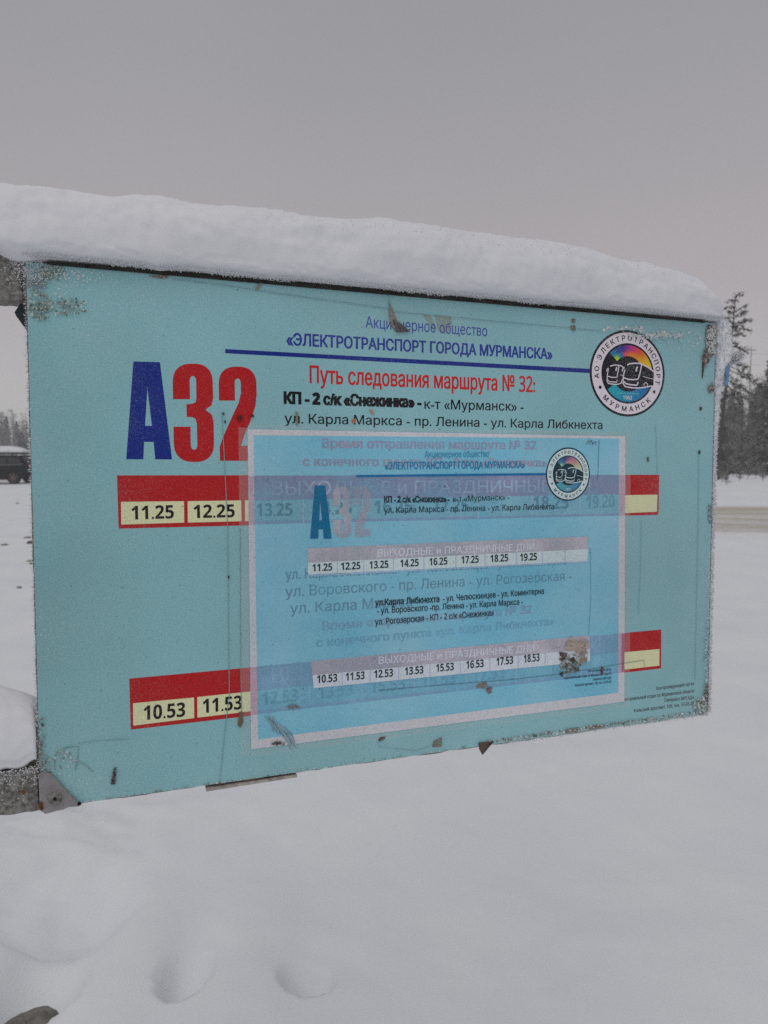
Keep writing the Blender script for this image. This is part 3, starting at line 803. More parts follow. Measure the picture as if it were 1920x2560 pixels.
for b_, x0, x1, y0 in (('10.53', 792, 842.6, 1708), ('11.53', 863.7, 911, 1702), ('12.53', 934.6, 982, 1695.5), ('13.53', 1011.4, 1057.8, 1688), ('15.53', 1089.5, 1133.8, 1680), ('16.53', 1164.6, 1208.4, 1672), ('17.53', 1240, 1282, 1664), ('18.53', 1308.6, 1348, 1657)):
    text(b_, (x0, y0), (x1, y0 - 4.5), 20, DK, P1 + 2, film, 0.038)
emblem(1419.6, 1185.5, 54.8, 66.8, P1, film, True)
small_print(1527, [('Контролирующий орган', 1469, 1680, 1675.5), ('Территориальный отдел по Мурманской области', 1407, 1698, 1686),
                   ('Северного МУГАДН', 1481, 1701, 1697), ('Кольский проспект, 10б, тел.: 53-05-35', 1436, 1716, 1706.5)], ink(36, 60, 78), film, P1, 6.5)

# ---- clear tape strips framing the faded poster
TP = BASE + 1.5
for q in (((596, 1068), (619, 1070), (627, 1885), (602, 1890)), ((1563, 1078), (1576, 1078), (1574, 1770), (1560, 1765)),
          ((628, 1874), (1560, 1756), (1562, 1768), (628, 1890)), ((619, 1062), (1563, 1080), (1563, 1091), (619, 1073))):
    flat('tape_strip', [quad(*q)], (1, 1, 1, 1), TP, sign, M_tape)

# ---- hairline cracks, chips, peeled bits, grime
def hair(pts, wpx, col, layer, parent=sign, name='scratch'):
    P = [np.array(B(*p)) for p in pts]; w_ = wpx * 0.00052; L_, R2 = [], []
    for i, p in enumerate(P):
        d = P[min(i + 1, len(P) - 1)] - P[max(i - 1, 0)]; d = d / np.linalg.norm(d); n_ = np.array([-d[1], d[0]])
        L_.append(p + n_ * w_ / 2); R2.append(p - n_ * w_ / 2)
    return flat(name, [[L_[i], L_[i + 1], R2[i + 1], R2[i]] for i in range(len(P) - 1)], col, layer, parent)
SC = ink(100, 130, 136)
TOP = 16
hair([(430, 697), (560, 713), (700, 735), (805, 749), (900, 762), (972, 772)], 1.6, SC, TOP)
hair([(985, 780), (1100, 790), (1220, 802), (1400, 818), (1500, 828)], 1.5, ink(96, 126, 130), TOP)
hair([(972, 735), (973, 800)], 1.4, SC, TOP)
hair([(555, 1030), (557, 1080), (562, 1180), (569, 1320), (571, 1560), (573, 1740), (566, 1790), (556, 1890), (548, 1960)], 1.6, SC, TOP)
hair([(600, 1320), (601, 1560), (603, 1740), (604, 1800)], 1.3, ink(94, 122, 126), TOP)
hair([(1746, 1130), (1744, 1300), (1740, 1520), (1736, 1700)], 1.4, SC, TOP)
hair([(1638, 1060), (1640, 1120), (1642, 1185)], 1.2, SC, TOP)
hair([(1602, 1300), (1600, 1420), (1595, 1530)], 1.1, ink(100, 130, 134), TOP)
hair([(1496, 1100), (1494, 1180), (1492, 1200)], 1.4, ink(60, 100, 112), TOP)
hair([(1475, 1370), (1476, 1500), (1470, 1590)], 1.2, ink(78, 128, 146), TOP)
hair([(948, 1725), (1100, 1712), (1280, 1698), (1402, 1684), (1500, 1668), (1560, 1657), (1608, 1650), (1612, 1672)], 1.3, ink(70, 96, 104), TOP)
hair([(945, 1853), (946, 1866), (1040, 1876), (1080, 1862), (1102, 1850)], 1.2, SC, TOP)
hair([(195, 1858), (240, 1851), (290, 1848), (322, 1848)], 1.3, SC, TOP)
hair([(137, 1925), (138, 1890), (146, 1876), (170, 1867), (196, 1865), (195, 1890), (188, 1925)], 1.7, ink(92, 116, 114), TOP)
hair([(188, 1922), (196, 1902), (215, 1912), (232, 1928)], 1.6, ink(96, 118, 108), TOP)
def chip(pts, col, layer=TOP + 1, name='peeled_bit'):
    """a thin raised flake"""
    P = [B(*p) for p in pts]; n = len(P); mbq = MB()
    mbq.add([S3(p, layer + 5) for p in P] + [S3(p, layer - 12) for p in P], [tuple(range(n))] + [(i, i + n, (i + 1) % n + n, (i + 1) % n) for i in range(n)])
    me = np_mesh(name, mbq.v, mbq.f); set_col(me, [col] * len(mbq.v))
    return link(name, me, M_print, sign)
BR = ink(66, 58, 52); GB = ink(112, 112, 108); DB = ink(44, 36, 32)
chip([(972, 757), (980, 772), (990, 800), (1004, 812), (1024, 829), (990, 831), (976, 812), (973, 780)], ink(104, 100, 94))
chip([(980, 800), (1003, 812), (1022, 830), (990, 831)], ink(60, 56, 60), TOP + 8)
flat('glue_patch', [[B(*p) for p in q] for q in ([(1052, 783), (1076, 786), (1092, 822), (1086, 828)], [(1086, 786), (1130, 791), (1129, 820), (1112, 836), (1095, 826)])], ink(112, 130, 126), 0.5, sheet)
chip([(650, 707), (656, 708), (646, 724), (638, 724)], ink(110, 104, 84))
chip([(372, 690), (424, 690), (414, 697), (392, 695)], ink(86, 72, 58))
chip([(284, 1921), (291, 1917), (288, 1959), (277, 1959)], DB)
chip([(598, 1780), (606, 1778), (607, 1805), (600, 1818), (594, 1812)], ink(88, 78, 62))
chip([(945, 1850), (950, 1843), (963, 1841), (960, 1846), (949, 1852)], BR)
chip([(1080, 1866), (1085, 1852), (1103, 1843), (1103, 1864), (1093, 1866)], ink(92, 92, 84))
chip([(1414, 1831), (1419, 1822), (1446, 1818), (1452, 1824), (1440, 1829)], ink(100, 98, 88))
chip([(1463, 1825), (1472, 1815), (1500, 1812), (1519, 1812), (1500, 1819)], ink(104, 102, 90))
chip([(1765, 818), (1774, 812), (1788, 812), (1789, 850), (1786, 880), (1778, 885), (1770, 904), (1758, 918), (1755, 898), (1764, 880), (1762, 850)], ink(124, 120, 118))
chip([(1755, 905), (1760, 905), (1757, 930), (1754, 947)], ink(60, 50, 44))
chip([(1773, 965), (1784, 962), (1783, 978), (1769, 977)], ink(104, 98, 90))
chip([(1749, 1017), (1753, 1019), (1752, 1026), (1748, 1025)], DB)
chip([(1746, 1126), (1749, 1126), (1748, 1136), (1745, 1135)], DB)
chip([(1770, 1262), (1776, 1262), (1774, 1310), (1770, 1296)], ink(92, 110, 112))
chip([(1617, 1143), (1620, 1143), (1620, 1154), (1617, 1153)], ink(70, 76, 78))
chip([(1429, 798), (1436, 798), (1436, 806), (1430, 807)], ink(80, 80, 62)); chip([(1426, 815), (1436, 814), (1437, 826), (1429, 827)], ink(84, 84, 64))
chip([(592, 1040), (604, 1038), (605, 1046), (596, 1054)], ink(70, 22, 24)); chip([(628, 1037), (634, 1037), (634, 1043), (628, 1043)], DB)
for x, y in ((558, 1032), (562, 1052), (571, 1440)):
    chip([(x - 1.5, y), (x + 2, y - 1), (x + 2, y + 6), (x - 1, y + 6)], DB)
chip([(922, 1024), (930, 1026), (936, 1035), (930, 1034)], ink(150, 110, 84)); chip([(879, 1050), (886, 1046), (887, 1057), (880, 1058)], ink(150, 80, 56))
chip([(739, 1030), (744, 1030), (743, 1062), (740, 1064)], ink(110, 104, 90))
# flap hanging below the lower edge
mbf = MB(); fl = [B(*p) for p in ((1196, 1856), (1232, 1852), (1218, 1868), (1204, 1885), (1197, 1872))]
mbf.add([(p[0] + OX, -0.0035, p[1] + OZ) for p in fl] + [(p[0] + OX, -0.0005, p[1] + OZ) for p in fl], [tuple(range(5)), tuple(reversed(range(5, 10)))] + [(i, i + 5, (i + 1) % 5 + 5, (i + 1) % 5) for i in range(5)])
mbf.build('loose_flap', simple('brown_flap', (0.11, 0.08, 0.06), 0.8, 0.4, 60), sign)

def grime(zones, name='grime', layer=TOP + 2):
    P, cs = [], []
    for cx, cy, rx, ry, n, sz, cols in zones:
        for _ in range(n):
            r = math.sqrt(random.random()) if random.random() < .6 else random.random(); a = random.uniform(0, 6.283)
            x, y = cx + rx * r * math.cos(a), cy + ry * r * math.sin(a); s_ = sz * random.uniform(.35, 1.2); a2 = random.uniform(0, 3.14); el = random.uniform(.4, 1)
            k_ = random.randint(4, 6); poly = []
            for i in range(k_):
                t = 2 * math.pi * i / k_; q = s_ * random.uniform(.7, 1.2); dx, dy = q * math.cos(t), q * el * math.sin(t)
                poly.append(B(x + dx * math.cos(a2) - dy * math.sin(a2), y + dx * math.sin(a2) + dy * math.cos(a2)))
            if all(0.001 < p[0] < BW - 0.001 and 0.001 < p[1] < BH - 0.001 for p in poly):
                P.append(poly); cs.append(random.choice(cols))
    V, Fc, Cc = [], [], []
    for i, (p, c) in enumerate(zip(P, cs)):
        Fc.append(tuple(range(len(V), len(V) + len(p)))); V += [S3(q, layer + 0.02 * (i % 300)) for q in p]; Cc += [c] * len(p)
    me = np_mesh(name, V, Fc); set_col(me, Cc)
    return tag(link(name, me, M_grime, sign), kind='stuff')
gb = [ink(92, 100, 88), ink(120, 126, 116), ink(70, 72, 62), ink(160, 168, 162), ink(100, 116, 110)]
wt = [ink(170, 176, 176), ink(150, 160, 160), ink(182, 184, 184)]
br = [ink(66, 54, 44), ink(90, 78, 68), ink(50, 42, 36), ink(140, 134, 130)]
grime([(125, 682, 40, 22, 170, 4, gb), (100, 765, 32, 38, 200, 4, gb), (170, 768, 55, 22, 130, 4, gb), (190, 690, 70, 18, 90, 3, wt), (150, 740, 90, 50, 120, 2.5, wt),
       (90, 712, 26, 16, 60, 5, [ink(96, 104, 106), ink(110, 116, 116)]),
       (104, 1850, 12, 60, 90, 4, gb + br), (108, 1912, 20, 30, 120, 4, gb), (160, 1895, 30, 25, 70, 3, wt + gb[:2]), (150, 1960, 60, 40, 50, 2.5, wt)], 'corner_grime')
grime([(1776, 850, 14, 44, 170, 4, br), (1776, 850, 13, 40, 110, 3.4, wt), (1762, 895, 8, 26, 50, 4, br), (1774, 970, 9, 16, 40, 3, br), (1640, 838, 75, 10, 130, 4, wt), (1560, 823, 60, 8, 60, 4, wt), (1700, 850, 50, 30, 60, 2.5, wt),
       (1755, 1765, 24, 24, 170, 4, wt + gb), (1765, 1650, 6, 110, 120, 2.6, wt + wt + br), (1764, 1735, 6, 26, 60, 3.4, br), (1768, 1400, 5, 180, 90, 2.0, wt)], 'edge_grime', TOP + 8)
grime([(1424, 1660, 26, 26, 110, 4.5, [ink(70, 62, 52), ink(96, 90, 78), ink(110, 122, 118), ink(134, 140, 136)]), (1406, 1640, 10, 12, 40, 4, [ink(56, 46, 38), ink(76, 62, 50)]),
       (1430, 1650, 8, 8, 20, 4, [ink(60, 50, 40)]), (1402, 1684, 4, 5, 16, 3, [DB]), (1503, 1675, 4, 9, 22, 3, [DB, ink(90, 66, 50)]), (1440, 1612, 30, 18, 90, 7, [ink(150, 138, 124), ink(158, 146, 142), ink(138, 128, 112)]),
       (1455, 1640, 12, 22, 50, 5, [ink(138, 128, 118), ink(120, 112, 100)]),
       (1205, 1713, 14, 7, 40, 4, [ink(104, 92, 80), ink(120, 110, 98)]), (1222, 1724, 8, 8, 24, 4, [ink(110, 100, 96), ink(84, 74, 64)]),
       (730, 1766, 18, 7, 40, 3.4, [ink(96, 90, 86), ink(110, 108, 104)]), (1480, 1107, 18, 5, 30, 2.2, [ink(70, 84, 92)]),
       (697, 1857, 18, 5, 50, 3, [ink(50, 46, 52), ink(66, 62, 66)])], 'smudge')
# scratched smear low on the faded poster
for i in range(34):
    t = i / 33; x = 662 + 62 * t + random.uniform(-4, 4); y = 1786 + 50 * t + random.uniform(-8, 8); ln = random.uniform(20, 44)
    hair([(x, y), (x + ln * .35, y + ln * .45), (x + ln * .55, y + ln)], random.uniform(1.0, 2.2), random.choice([ink(98, 126, 136), ink(104, 132, 142), ink(86, 106, 114), ink(124, 146, 156)]), TOP + 1 + i * .05, sign, 'scratch')
# row of chips and frost along the lower edge
grime([(1220 + 20 * i, 1858 - 2.85 * i - 4, 14, 3.5, 14, 3.2, gb + br + wt) for i in range(0, 27)], 'lower_edge_grime', TOP + 3)
grime([(220 + 24 * i, 2006 - 3.4 * i - 4, 16, 3, 7, 3, gb + wt[:1]) for i in range(0, 40)], 'lower_edge_specks', TOP + 3)

# ---- dark upper rim, lower wooden strip, brackets, plate, post
mb = MB(); pts = [(118, 655, 3), (160, 660, 4.5), (380, 680, 6), (640, 704, 9), (900, 728, 9), (1100, 747, 8), (1300, 765, 7), (1500, 782, 5), (1760, 805, 3)]
V, Fc = [], []
for i, (x, y, h_) in enumerate(pts):
    b0 = B(x, y); 
    for yy in (-0.0035, 0.010):
        V += [(b0[0] + OX, yy, BH + OZ - 0.0012), (b0[0] + OX, yy, BH + OZ + h_ * 0.00047)]
for i in range(len(pts) - 1):
    a = i * 4; b_ = a + 4
    Fc += [(a, b_, b_ + 1, a + 1), (a + 2, a + 3, b_ + 3, b_ + 2), (a + 1, b_ + 1, b_ + 3, a + 3), (a, a + 2, b_ + 2, b_)]
mb.add(V, Fc); mb.build('upper_rim', M_dark, sign)
mb = MB(); a, b_ = B(515, 1972), B(742, 1938)
mb.add([(a[0] + OX, y, a[1] + OZ - d) for y in (-.002, .012) for d in (-.001, .0026)] + [(b_[0] + OX, y, b_[1] + OZ - d) for y in (-.002, .012) for d in (-.001, .0018)],
       [(0, 4, 5, 1), (2, 3, 7, 6), (1, 5, 7, 3), (0, 2, 6, 4), (0, 1, 3, 2), (4, 6, 7, 5)])
mb.build('lower_strip', simple('split_wood', (0.40, 0.37, 0.34), 0.8, 0.3, 90), sign)
hb = B(50, 750)[1]
def rough_box(name, x0, x1, y0, y1, z0, z1, mat, amp=0.0022, n=(40, 6, 14)):
    """a box with frost-roughened faces"""
    V, Fc = [], []
    def face(o, a, b, na, nb):
        k0 = len(V)
        for j in range(nb + 1):
            for i in range(na + 1):
                V.append(tuple(o[k] + a[k] * i / na + b[k] * j / nb for k in range(3)))
        for j in range(nb):
            for i in range(na): q = k0 + j * (na + 1) + i; Fc.append((q, q + 1, q + na + 2, q + na + 1))
    dx, dy, dz = x1 - x0, y1 - y0, z1 - z0
    face((x0, y0, z0), (dx, 0, 0), (0, 0, dz), n[0], n[2]); face((x1, y1, z0), (-dx, 0, 0), (0, 0, dz), n[0], n[2])
    face((x0, y1, z0), (dx, 0, 0), (0, -dy, 0), n[0], n[1]); face((x0, y0, z1), (dx, 0, 0), (0, dy, 0), n[0], n[1])
    face((x1, y0, z0), (0, dy, 0), (0, 0, dz), n[1], n[2]); face((x0, y1, z0), (0, -dy, 0), (0, 0, dz), n[1], n[2])
    W = np.array(V); q = W * 260
    o = np.stack([fbm(q[:, 0], q[:, 2] + q[:, 1], 1, 3), fbm(q[:, 0] + 9, q[:, 2] - q[:, 1], 3, 3), fbm(q[:, 2] + 5, q[:, 0] + q[:, 1], 5, 3)], 1)
    W = W + o * amp
    me = np_mesh(name, [tuple(v) for v in W], Fc, False)
    return link(name, me, mat, sign)
rough_box('upper_bracket', OX - 0.30, OX - 0.0035, 0.000, 0.035, OZ + hb, OZ + BH + 0.012, M_metal)
z0 = B(60, 2030)[1]; z1 = B(60, 1925)[1]
rough_box('lower_bracket', OX - 0.30, OX - 0.0005, -0.002, 0.032, OZ + z0, OZ + z1, M_metal)
mb = MB(); sp = [B(*p) for p in ((74, 748), (44, 751), (30, 772), (34, 782), (58, 815), (78, 850))]
mb.add([(p[0] + OX, .016, p[1] + OZ) for p in sp] + [(p[0] + OX, .020, p[1] + OZ) for p in sp], [tuple(range(6)), tuple(reversed(range(6, 12)))] + [(i, i + 6, (i + 1) % 6 + 6, (i + 1) % 6) for i in range(6)])
mb.build('bent_strap', M_strap, sign)
mb = MB(); cp = [B(*p) for p in ((97, 1932), (108, 1926), (126, 1930), (140, 1942), (160, 1966), (184, 1990), (206, 2007), (198, 2012), (172, 2014), (160, 2020), (143, 2023), (115, 2031), (101, 2022), (99, 1980))]
n = len(cp)
mb.add([(p[0] + OX, -.0046, p[1] + OZ) for p in cp] + [(p[0] + OX, -.0024, p[1] + OZ) for p in cp], [tuple(range(n)), tuple(reversed(range(n, 2 * n)))] + [(i, i + n, (i + 1) % n + n, (i + 1) % n) for i in range(n)])
plate = mb.build('corner_plate', M_plate, sign, bevel=0.0006)
c_ = B(139, 1991)
mb = MB(); mb.tube([(c_[0] + OX, -.0066, c_[1] + OZ), (c_[0] + OX, -.0046, c_[1] + OZ)], [0.0060, 0.0078], 20); mb.build('washer', M_metal, plate)
mb = MB(); mb.cyl((c_[0] + OX, -.0064, c_[1] + OZ), (0, 1, 0), 0.0018, 0.0012, 12); mb.build('rivet_hole', M_hole, plate)
c_ = B(199, 2004); mb = MB(); mb.cyl((c_[0] + OX, -.0050, c_[1] + OZ), (0, 1, 0), 0.0019, 0.0016, 10); mb.build('rivet_hole', M_hole, plate)
for x, y, r in ((62, 1975, .0022), (103, 2007, .0026), (106, 2015, .002)):
    c_ = B(x, y); mb = MB(); mb.add([(c_[0] + OX + r * random.uniform(.6, 1.2) * math.cos(t), -.0062, c_[1] + OZ + r * 1.3 * random.uniform(.6, 1.2) * math.sin(t)) for t in [6.283 * k_ / 9 for k_ in range(9)]], [tuple(range(9))])
    mb.build('rust_spot', M_rust, sign)
bz = [B(1802, 895)[1], B(1802, 975)[1]]
mb = MB(); q_ = [B(x, y) for x, y in ((1801, 912), (1806, 903), (1809, 908), (1811, 922), (1808, 936), (1808, 950), (1805, 966), (1801, 962), (1803, 946), (1799, 930))]; mb.prism([(p[0] + OX, p[1] + OZ) for p in q_], -0.0112, 0.004); mb.build('blue_end_clip', M_blue, sign)
mb = MB(); mb.tube([(OX - 0.24 - 0.0, 0.06, -0.35), (OX - 0.24, 0.06, OZ + BH + 0.10)], 0.026, 20)
mb.build('post', simple('galvanised_post', (0.33, 0.34, 0.35), 0.5, 0.2, 25, 0.6, 0.2), sign, smooth=False)
mb = MB(); 
for zz in (OZ + hb + .03, OZ + (z0 + z1) / 2): mb.box(OX - 0.275, OX - 0.205, 0.030, 0.0905, zz - 0.018, zz + 0.018)
mb.build('clamp', M_metal, sign, bevel=0.003)

# ------------------------------------------------------------------ snow and frost lying on the sign
def shards(P, Nrm, ln, wd, jit=0.7, s=3):
    """thin ice crystals: little three-sided spikes on points P pointing about Nrm"""
    n = len(P); d = Nrm + rng.normal(0, jit, (n, 3)); d /= np.linalg.norm(d, axis=1)[:, None]
    a = np.cross(d, rng.normal(0, 1, (n, 3))); a /= np.linalg.norm(a, axis=1)[:, None]; b = np.cross(d, a)
    L_ = (ln * rng.uniform(.3, 1.15, n))[:, None]; W = (wd * rng.uniform(.5, 1.2, n))[:, None]
    V = np.empty((n, 4, 3)); V[:, 3] = P + d * L_
    for k_ in range(3):
        t = 2.094 * k_; V[:, k_] = P + (a * math.cos(t) + b * math.sin(t)) * W - d * L_ * .15
    o = (np.arange(n) * 4)[:, None]
    Fc = np.concatenate([o + np.array([[0, 1, 3]]), o + np.array([[1, 2, 3]]), o + np.array([[2, 0, 3]])])
    return V.reshape(-1, 3), Fc
def tri_mesh(name, V, T3):
    me = bpy.data.meshes.new(name)
    me.vertices.add(len(V)); me.vertices.foreach_set('co', np.asarray(V, np.float32).ravel())
    me.loops.add(T3.size); me.loops.foreach_set('vertex_index', T3.astype(np.int32).ravel())
    me.polygons.add(len(T3)); me.polygons.foreach_set('loop_start', np.arange(0, T3.size, 3, dtype=np.int32))
    me.update(calc_edges=True); me.validate()
    return me
def to_world(V): return (np.asarray(V) @ np.array([ex, ey, ez])) + org
def snow_body(name, label, xs, front, back, top, bot, amp, cat, ncr, crl, seed=1):
    """a loaf of snow: for each x along the board a rounded section between front/back faces and bottom/top"""
    ns_, nt_ = len(xs), 96
    th = np.linspace(0, 2 * math.pi, nt_, endpoint=False)
    X, TH = np.meshgrid(xs, th, indexing='ij')
    cy = ((front + back) / 2)[:, None]; ry = ((back - front) / 2)[:, None]; h_ = (top - bot)[:, None]
    cs, sn = np.cos(TH), np.sin(TH)
    Y = cy + ry * np.sign(cs) * np.abs(cs) ** 0.75 * (1 - 0.25 * np.clip(sn, 0, 1) ** 2)
    Z = bot[:, None] + h_ * np.where(sn > 0, 0.36 + 0.64 * np.abs(sn) ** 0.95, 0.36 - 0.36 * np.abs(sn) ** 0.45)
    al = TH * 0.06
    d = amp * (0.9 * fbm(X * 22, TH * 2.0 + seed, seed, 3) + 0.22 * fbm(X * 110, TH * 8, seed + 2, 3) + 0.10 * fbm(X * 420, TH * 30, seed + 3, 2))
    wgt = 0.35 + 0.65 * sstep(-0.9, 0.2, sn)
    Y = Y + d * cs * wgt; Z = Z + d * np.clip(sn, -0.2, 1) * wgt
    P = np.stack([X, Y, Z], -1)
    i = np.arange(ns_ * nt_).reshape(ns_, nt_); j = np.roll(i, -1, axis=1)
    Q = np.stack([i[:-1].ravel(), j[:-1].ravel(), j[1:].ravel(), i[1:].ravel()], 1)
    V = to_world(P.reshape(-1, 3)); T3 = np.concatenate([Q[:, [0, 1, 2]], Q[:, [0, 2, 3]]])
    T3 = np.concatenate([T3, [[i[0, 0], i[0, k_ + 1], i[0, k_]] for k_ in range(1, nt_ - 1)], [[i[-1, 0], i[-1, k_], i[-1, k_ + 1]] for k_ in range(1, nt_ - 1)]])
    # crystals
    nrm = np.stack([0 * cs, cs, sn], -1).reshape(-1, 3); idx = rng.integers(0, len(V), ncr * 2); idx = idx[(sn.ravel()[idx] > 0.45) & (X.ravel()[idx] > OX + 0.25)][:ncr]; ncr = len(idx)
    nw = nrm[idx] @ np.array([ex, ey, ez])
    C_, CT = shards(V[idx] + rng.normal(0, .0010, (ncr, 3)), nw, crl, crl * .30, .5)
    sm = np.ones(len(T3) + len(CT), bool); sm[len(T3):] = False
    me = tri_mesh(name, np.concatenate([V, C_]), np.concatenate([T3, CT + len(V)]))
    me.polygons.foreach_set('use_smooth', sm)
    o = link(name, me, M_snow)
    return tag(o, label, cat)
def interp_px(tab, xs):
    """silhouette measured in the photo -> heights over the board"""
    b_ = [B(*p) for p in tab]; return np.interp(xs, [q[0] for q in b_], [q[1] for q in b_])
tab = [(-420, 445), (-200, 455), (0, 474), (200, 482), (400, 499), (600, 519), (800, 546), (1000, 557), (1100, 567), (1389, 602), (1562, 645), (1678, 672), (1747, 704), (1777, 737), (1793, 775)]
xs = np.concatenate([np.linspace(-0.34, BW - 0.02, 420), np.linspace(BW - 0.018, BW - 0.002, 24)])
tp = interp_px(tab, xs)
ze = np.array([B(960 + F * v, 1149.6)[1] for v in np.linspace(-.5, .5, 5)]).mean()
tp = ze + (tp - ze) * (1 + 0.030 / (0.751 + 0.3288 * xs)) + 0.003 * fbm(xs * 14, xs * 0, 2, 3)     # the ridge lies behind the face of the board
endf = np.sqrt(np.clip(1 - ((xs - (BW - 0.026)) / 0.0255) ** 2, 0.02, 1)); endf = np.where(xs < BW - 0.026, 1, endf)
bt = np.full_like(xs, BH + 0.0018) + 0.012 * (1 - sstep(-0.05, 0.0, xs)) - 0.006 * np.exp(-((xs + 0.01) / 0.022) ** 2) - 0.003 * np.exp(-((xs - B(398, 680)[0]) / 0.012) ** 2)
tp = np.maximum(tp, bt + 0.004)
fr_ = -0.012 - 0.008 * endf + 0.003 * fbm(xs * 20, xs * 0 + 4, 1, 3); bk = 0.030 + 0.055 * endf
cap_s = snow_body('settled_snow', 'thick fluffy loaf of fresh snow lying along the top of the timetable board', xs + OX, fr_, bk, tp + OZ, bt + OZ, 0.0075, 'snow', 3500, 0.0026, 1)

xs = np.linspace(-0.30, B(92, 1850)[0] - 0.001, 90)
tp = interp_px([(-420, 1700), (-200, 1715), (0, 1738), (50, 1748), (80, 1762), (90, 1790), (97, 1850)], xs)
bt = np.full_like(xs, z1 - 0.002)
bt = bt + 0.006 * np.exp(-((xs - xs[-1]) / 0.012) ** 2) + 0.006 * fbm(xs * 60, xs * 0, 3, 3) + 0.002; tp = np.maximum(tp, bt + 0.006)
snow_body('snow_heap', 'small rounded mound of snow sitting on the lower left bracket', xs + OX, np.full_like(xs, -0.004), np.full_like(xs, 0.05), tp + OZ, bt + OZ, 0.006, 'snow', 2500, 0.0024, 4)

# hoarfrost grown along the right edge of the board: lumpy column plus feathery crystals
ez_tab = [(796, 700, .004), (798, 760, .006), (1800, 790, .010), (1815, 815, .018), (1826, 845, .024), (1830, 880, .027), (1822, 905, .024), (1812, 935, .016), (1806, 965, .012), (1796, 1000, .009), (1789, 1060, .006), (1785, 1200, .0035), (1782, 1400, .0028), (1776, 1780, .0025)]
zs = np.linspace(BH + 0.012, 0.004, 330)
zt = np.array([B(1790, y)[1] for _, y, _ in ez_tab]); wt_ = np.array([w_ for _, _, w_ in ez_tab])
wv = np.interp(-zs, -zt, wt_) * (1 + 0.45 * fbm(zs * 60, zs * 0, 3, 3)) + 0.0006
dp = 0.007 + 0.5 * np.interp(-zs, -zt, wt_)
th = np.linspace(0, 2 * math.pi, 28, endpoint=False)
ZZ, TH = np.meshgrid(zs, th, indexing='ij')
d = 0.15 * fbm(ZZ * 160, TH * 4, 2, 4)
XX = BW + 0.0005 + wv[:, None] * (0.5 + (0.5 + d) * np.cos(TH)); YY = 0.007 + dp[:, None] * (1 + d) * np.sin(TH)
P = np.stack([XX + OX, YY, ZZ + OZ + 0.001 * fbm(ZZ * 300, TH * 6, 1, 2)], -1)
i = np.arange(P.shape[0] * 28).reshape(-1, 28); j = np.roll(i, -1, axis=1)
Q = np.stack([i[:-1].ravel(), i[1:].ravel(), j[1:].ravel(), j[:-1].ravel()], 1); T3 = np.concatenate([Q[:, [0, 1, 2]], Q[:, [0, 2, 3]]])
V = to_world(P.reshape(-1, 3))
keep = np.array([True] * len(T3))
nrm = np.stack([np.cos(TH), np.sin(TH), 0 * TH], -1).reshape(-1, 3)
idx = rng.integers(0, len(V), 5000); ln = 0.0045 * (0.7 + wv[idx // 28] / 0.02)
C_, CT = shards(V[idx], nrm[idx] @ np.array([ex, ey, ez]), 0.0046, 0.0015, .5)
# long feathers at (1840, 910)
fp = B(1822, 893); k_ = 700
FP = np.stack([rng.uniform(fp[0], fp[0] + .020, k_) + OX, rng.normal(0.006, .005, k_), fp[1] + rng.normal(0, .004, k_) + OZ], 1)
FN = np.stack([rng.uniform(.4, 1.2, k_), rng.normal(0, .3, k_), rng.uniform(-.9, .6, k_)], 1)
C2, CT2 = shards(to_world(FP), FN @ np.array([ex, ey, ez]), 0.0085, 0.0013, .35)
Vt = np.concatenate([V, C_, C2]); Tt = np.concatenate([T3, CT + len(V), CT2 + len(V) + len(C_)])
tag(link('hoarfrost', tri_mesh('hoarfrost', Vt, Tt), M_frost), 'spiky white hoarfrost grown along the right edge of the board', 'hoarfrost')
# thin rime along the left edge and lower right edge
k_ = 1300
zz = rng.uniform(0.0, BH, k_); P0 = np.stack([rng.normal(0.0003, .0012, k_) + OX, rng.uniform(-0.001, .010, k_), zz + OZ], 1)
N0 = np.stack([np.full(k_, -1.0), rng.normal(-.3, .4, k_), rng.normal(0, .4, k_)], 1)
k2 = 2600
xx = BW - 0.36 * rng.random(k2) ** 1.3; P1_ = np.stack([xx + OX, rng.uniform(-0.002, .010, k2), 0.0005 + rng.normal(0.001, .0015, k2) + OZ], 1)
N1 = np.stack([rng.normal(0, .5, k2), rng.normal(-.5, .3, k2), np.full(k2, -.6)], 1)
k3 = 450
P2_ = np.stack([rng.normal(0.004, .010, k3) + OX, np.full(k3, -.002), BH + rng.normal(-.008, .010, k3) + OZ], 1); P2_ = P2_[P2_[:, 2] < BH + OZ + .01]
N2 = np.stack([rng.normal(0, .6, len(P2_)), np.full(len(P2_), -1.0), rng.normal(0, .6, len(P2_))], 1)
k4 = 6000                                     # loose frost hanging over the rim from the lower lip of the snow
xx = BW * rng.random(k4); lw = 0.35 + 0.65 * sstep(-0.1, 0.3, fbm(xx * 30, xx * 0, 4, 3)); P3_ = np.stack([xx + OX, rng.uniform(-0.016, -0.004, k4), BH + 0.0055 - 0.0035 * lw * rng.random(k4) + OZ], 1)
N3 = np.stack([rng.normal(0, .5, k4), np.full(k4, -.7), rng.normal(-.5, .4, k4)], 1)
k5 = 900                                     # frost on the lower bracket and at the foot of the snow heap
zr = np.abs(rng.normal(0, .012, k5)); P4_ = np.stack([rng.uniform(-0.20, 0.002, k5) + OX, rng.uniform(-0.006, -0.002, k5), z1 + 0.004 - zr + OZ], 1)
N4 = np.stack([rng.normal(0, .6, k5), np.full(k5, -1.0), rng.normal(0, .6, k5)], 1)
A1, T1 = shards(to_world(np.concatenate([P0, P1_, P2_, P3_, P4_])), np.concatenate([N0, N1, N2, N3, N4]) @ np.array([ex, ey, ez]), .0028, .0007, .4)
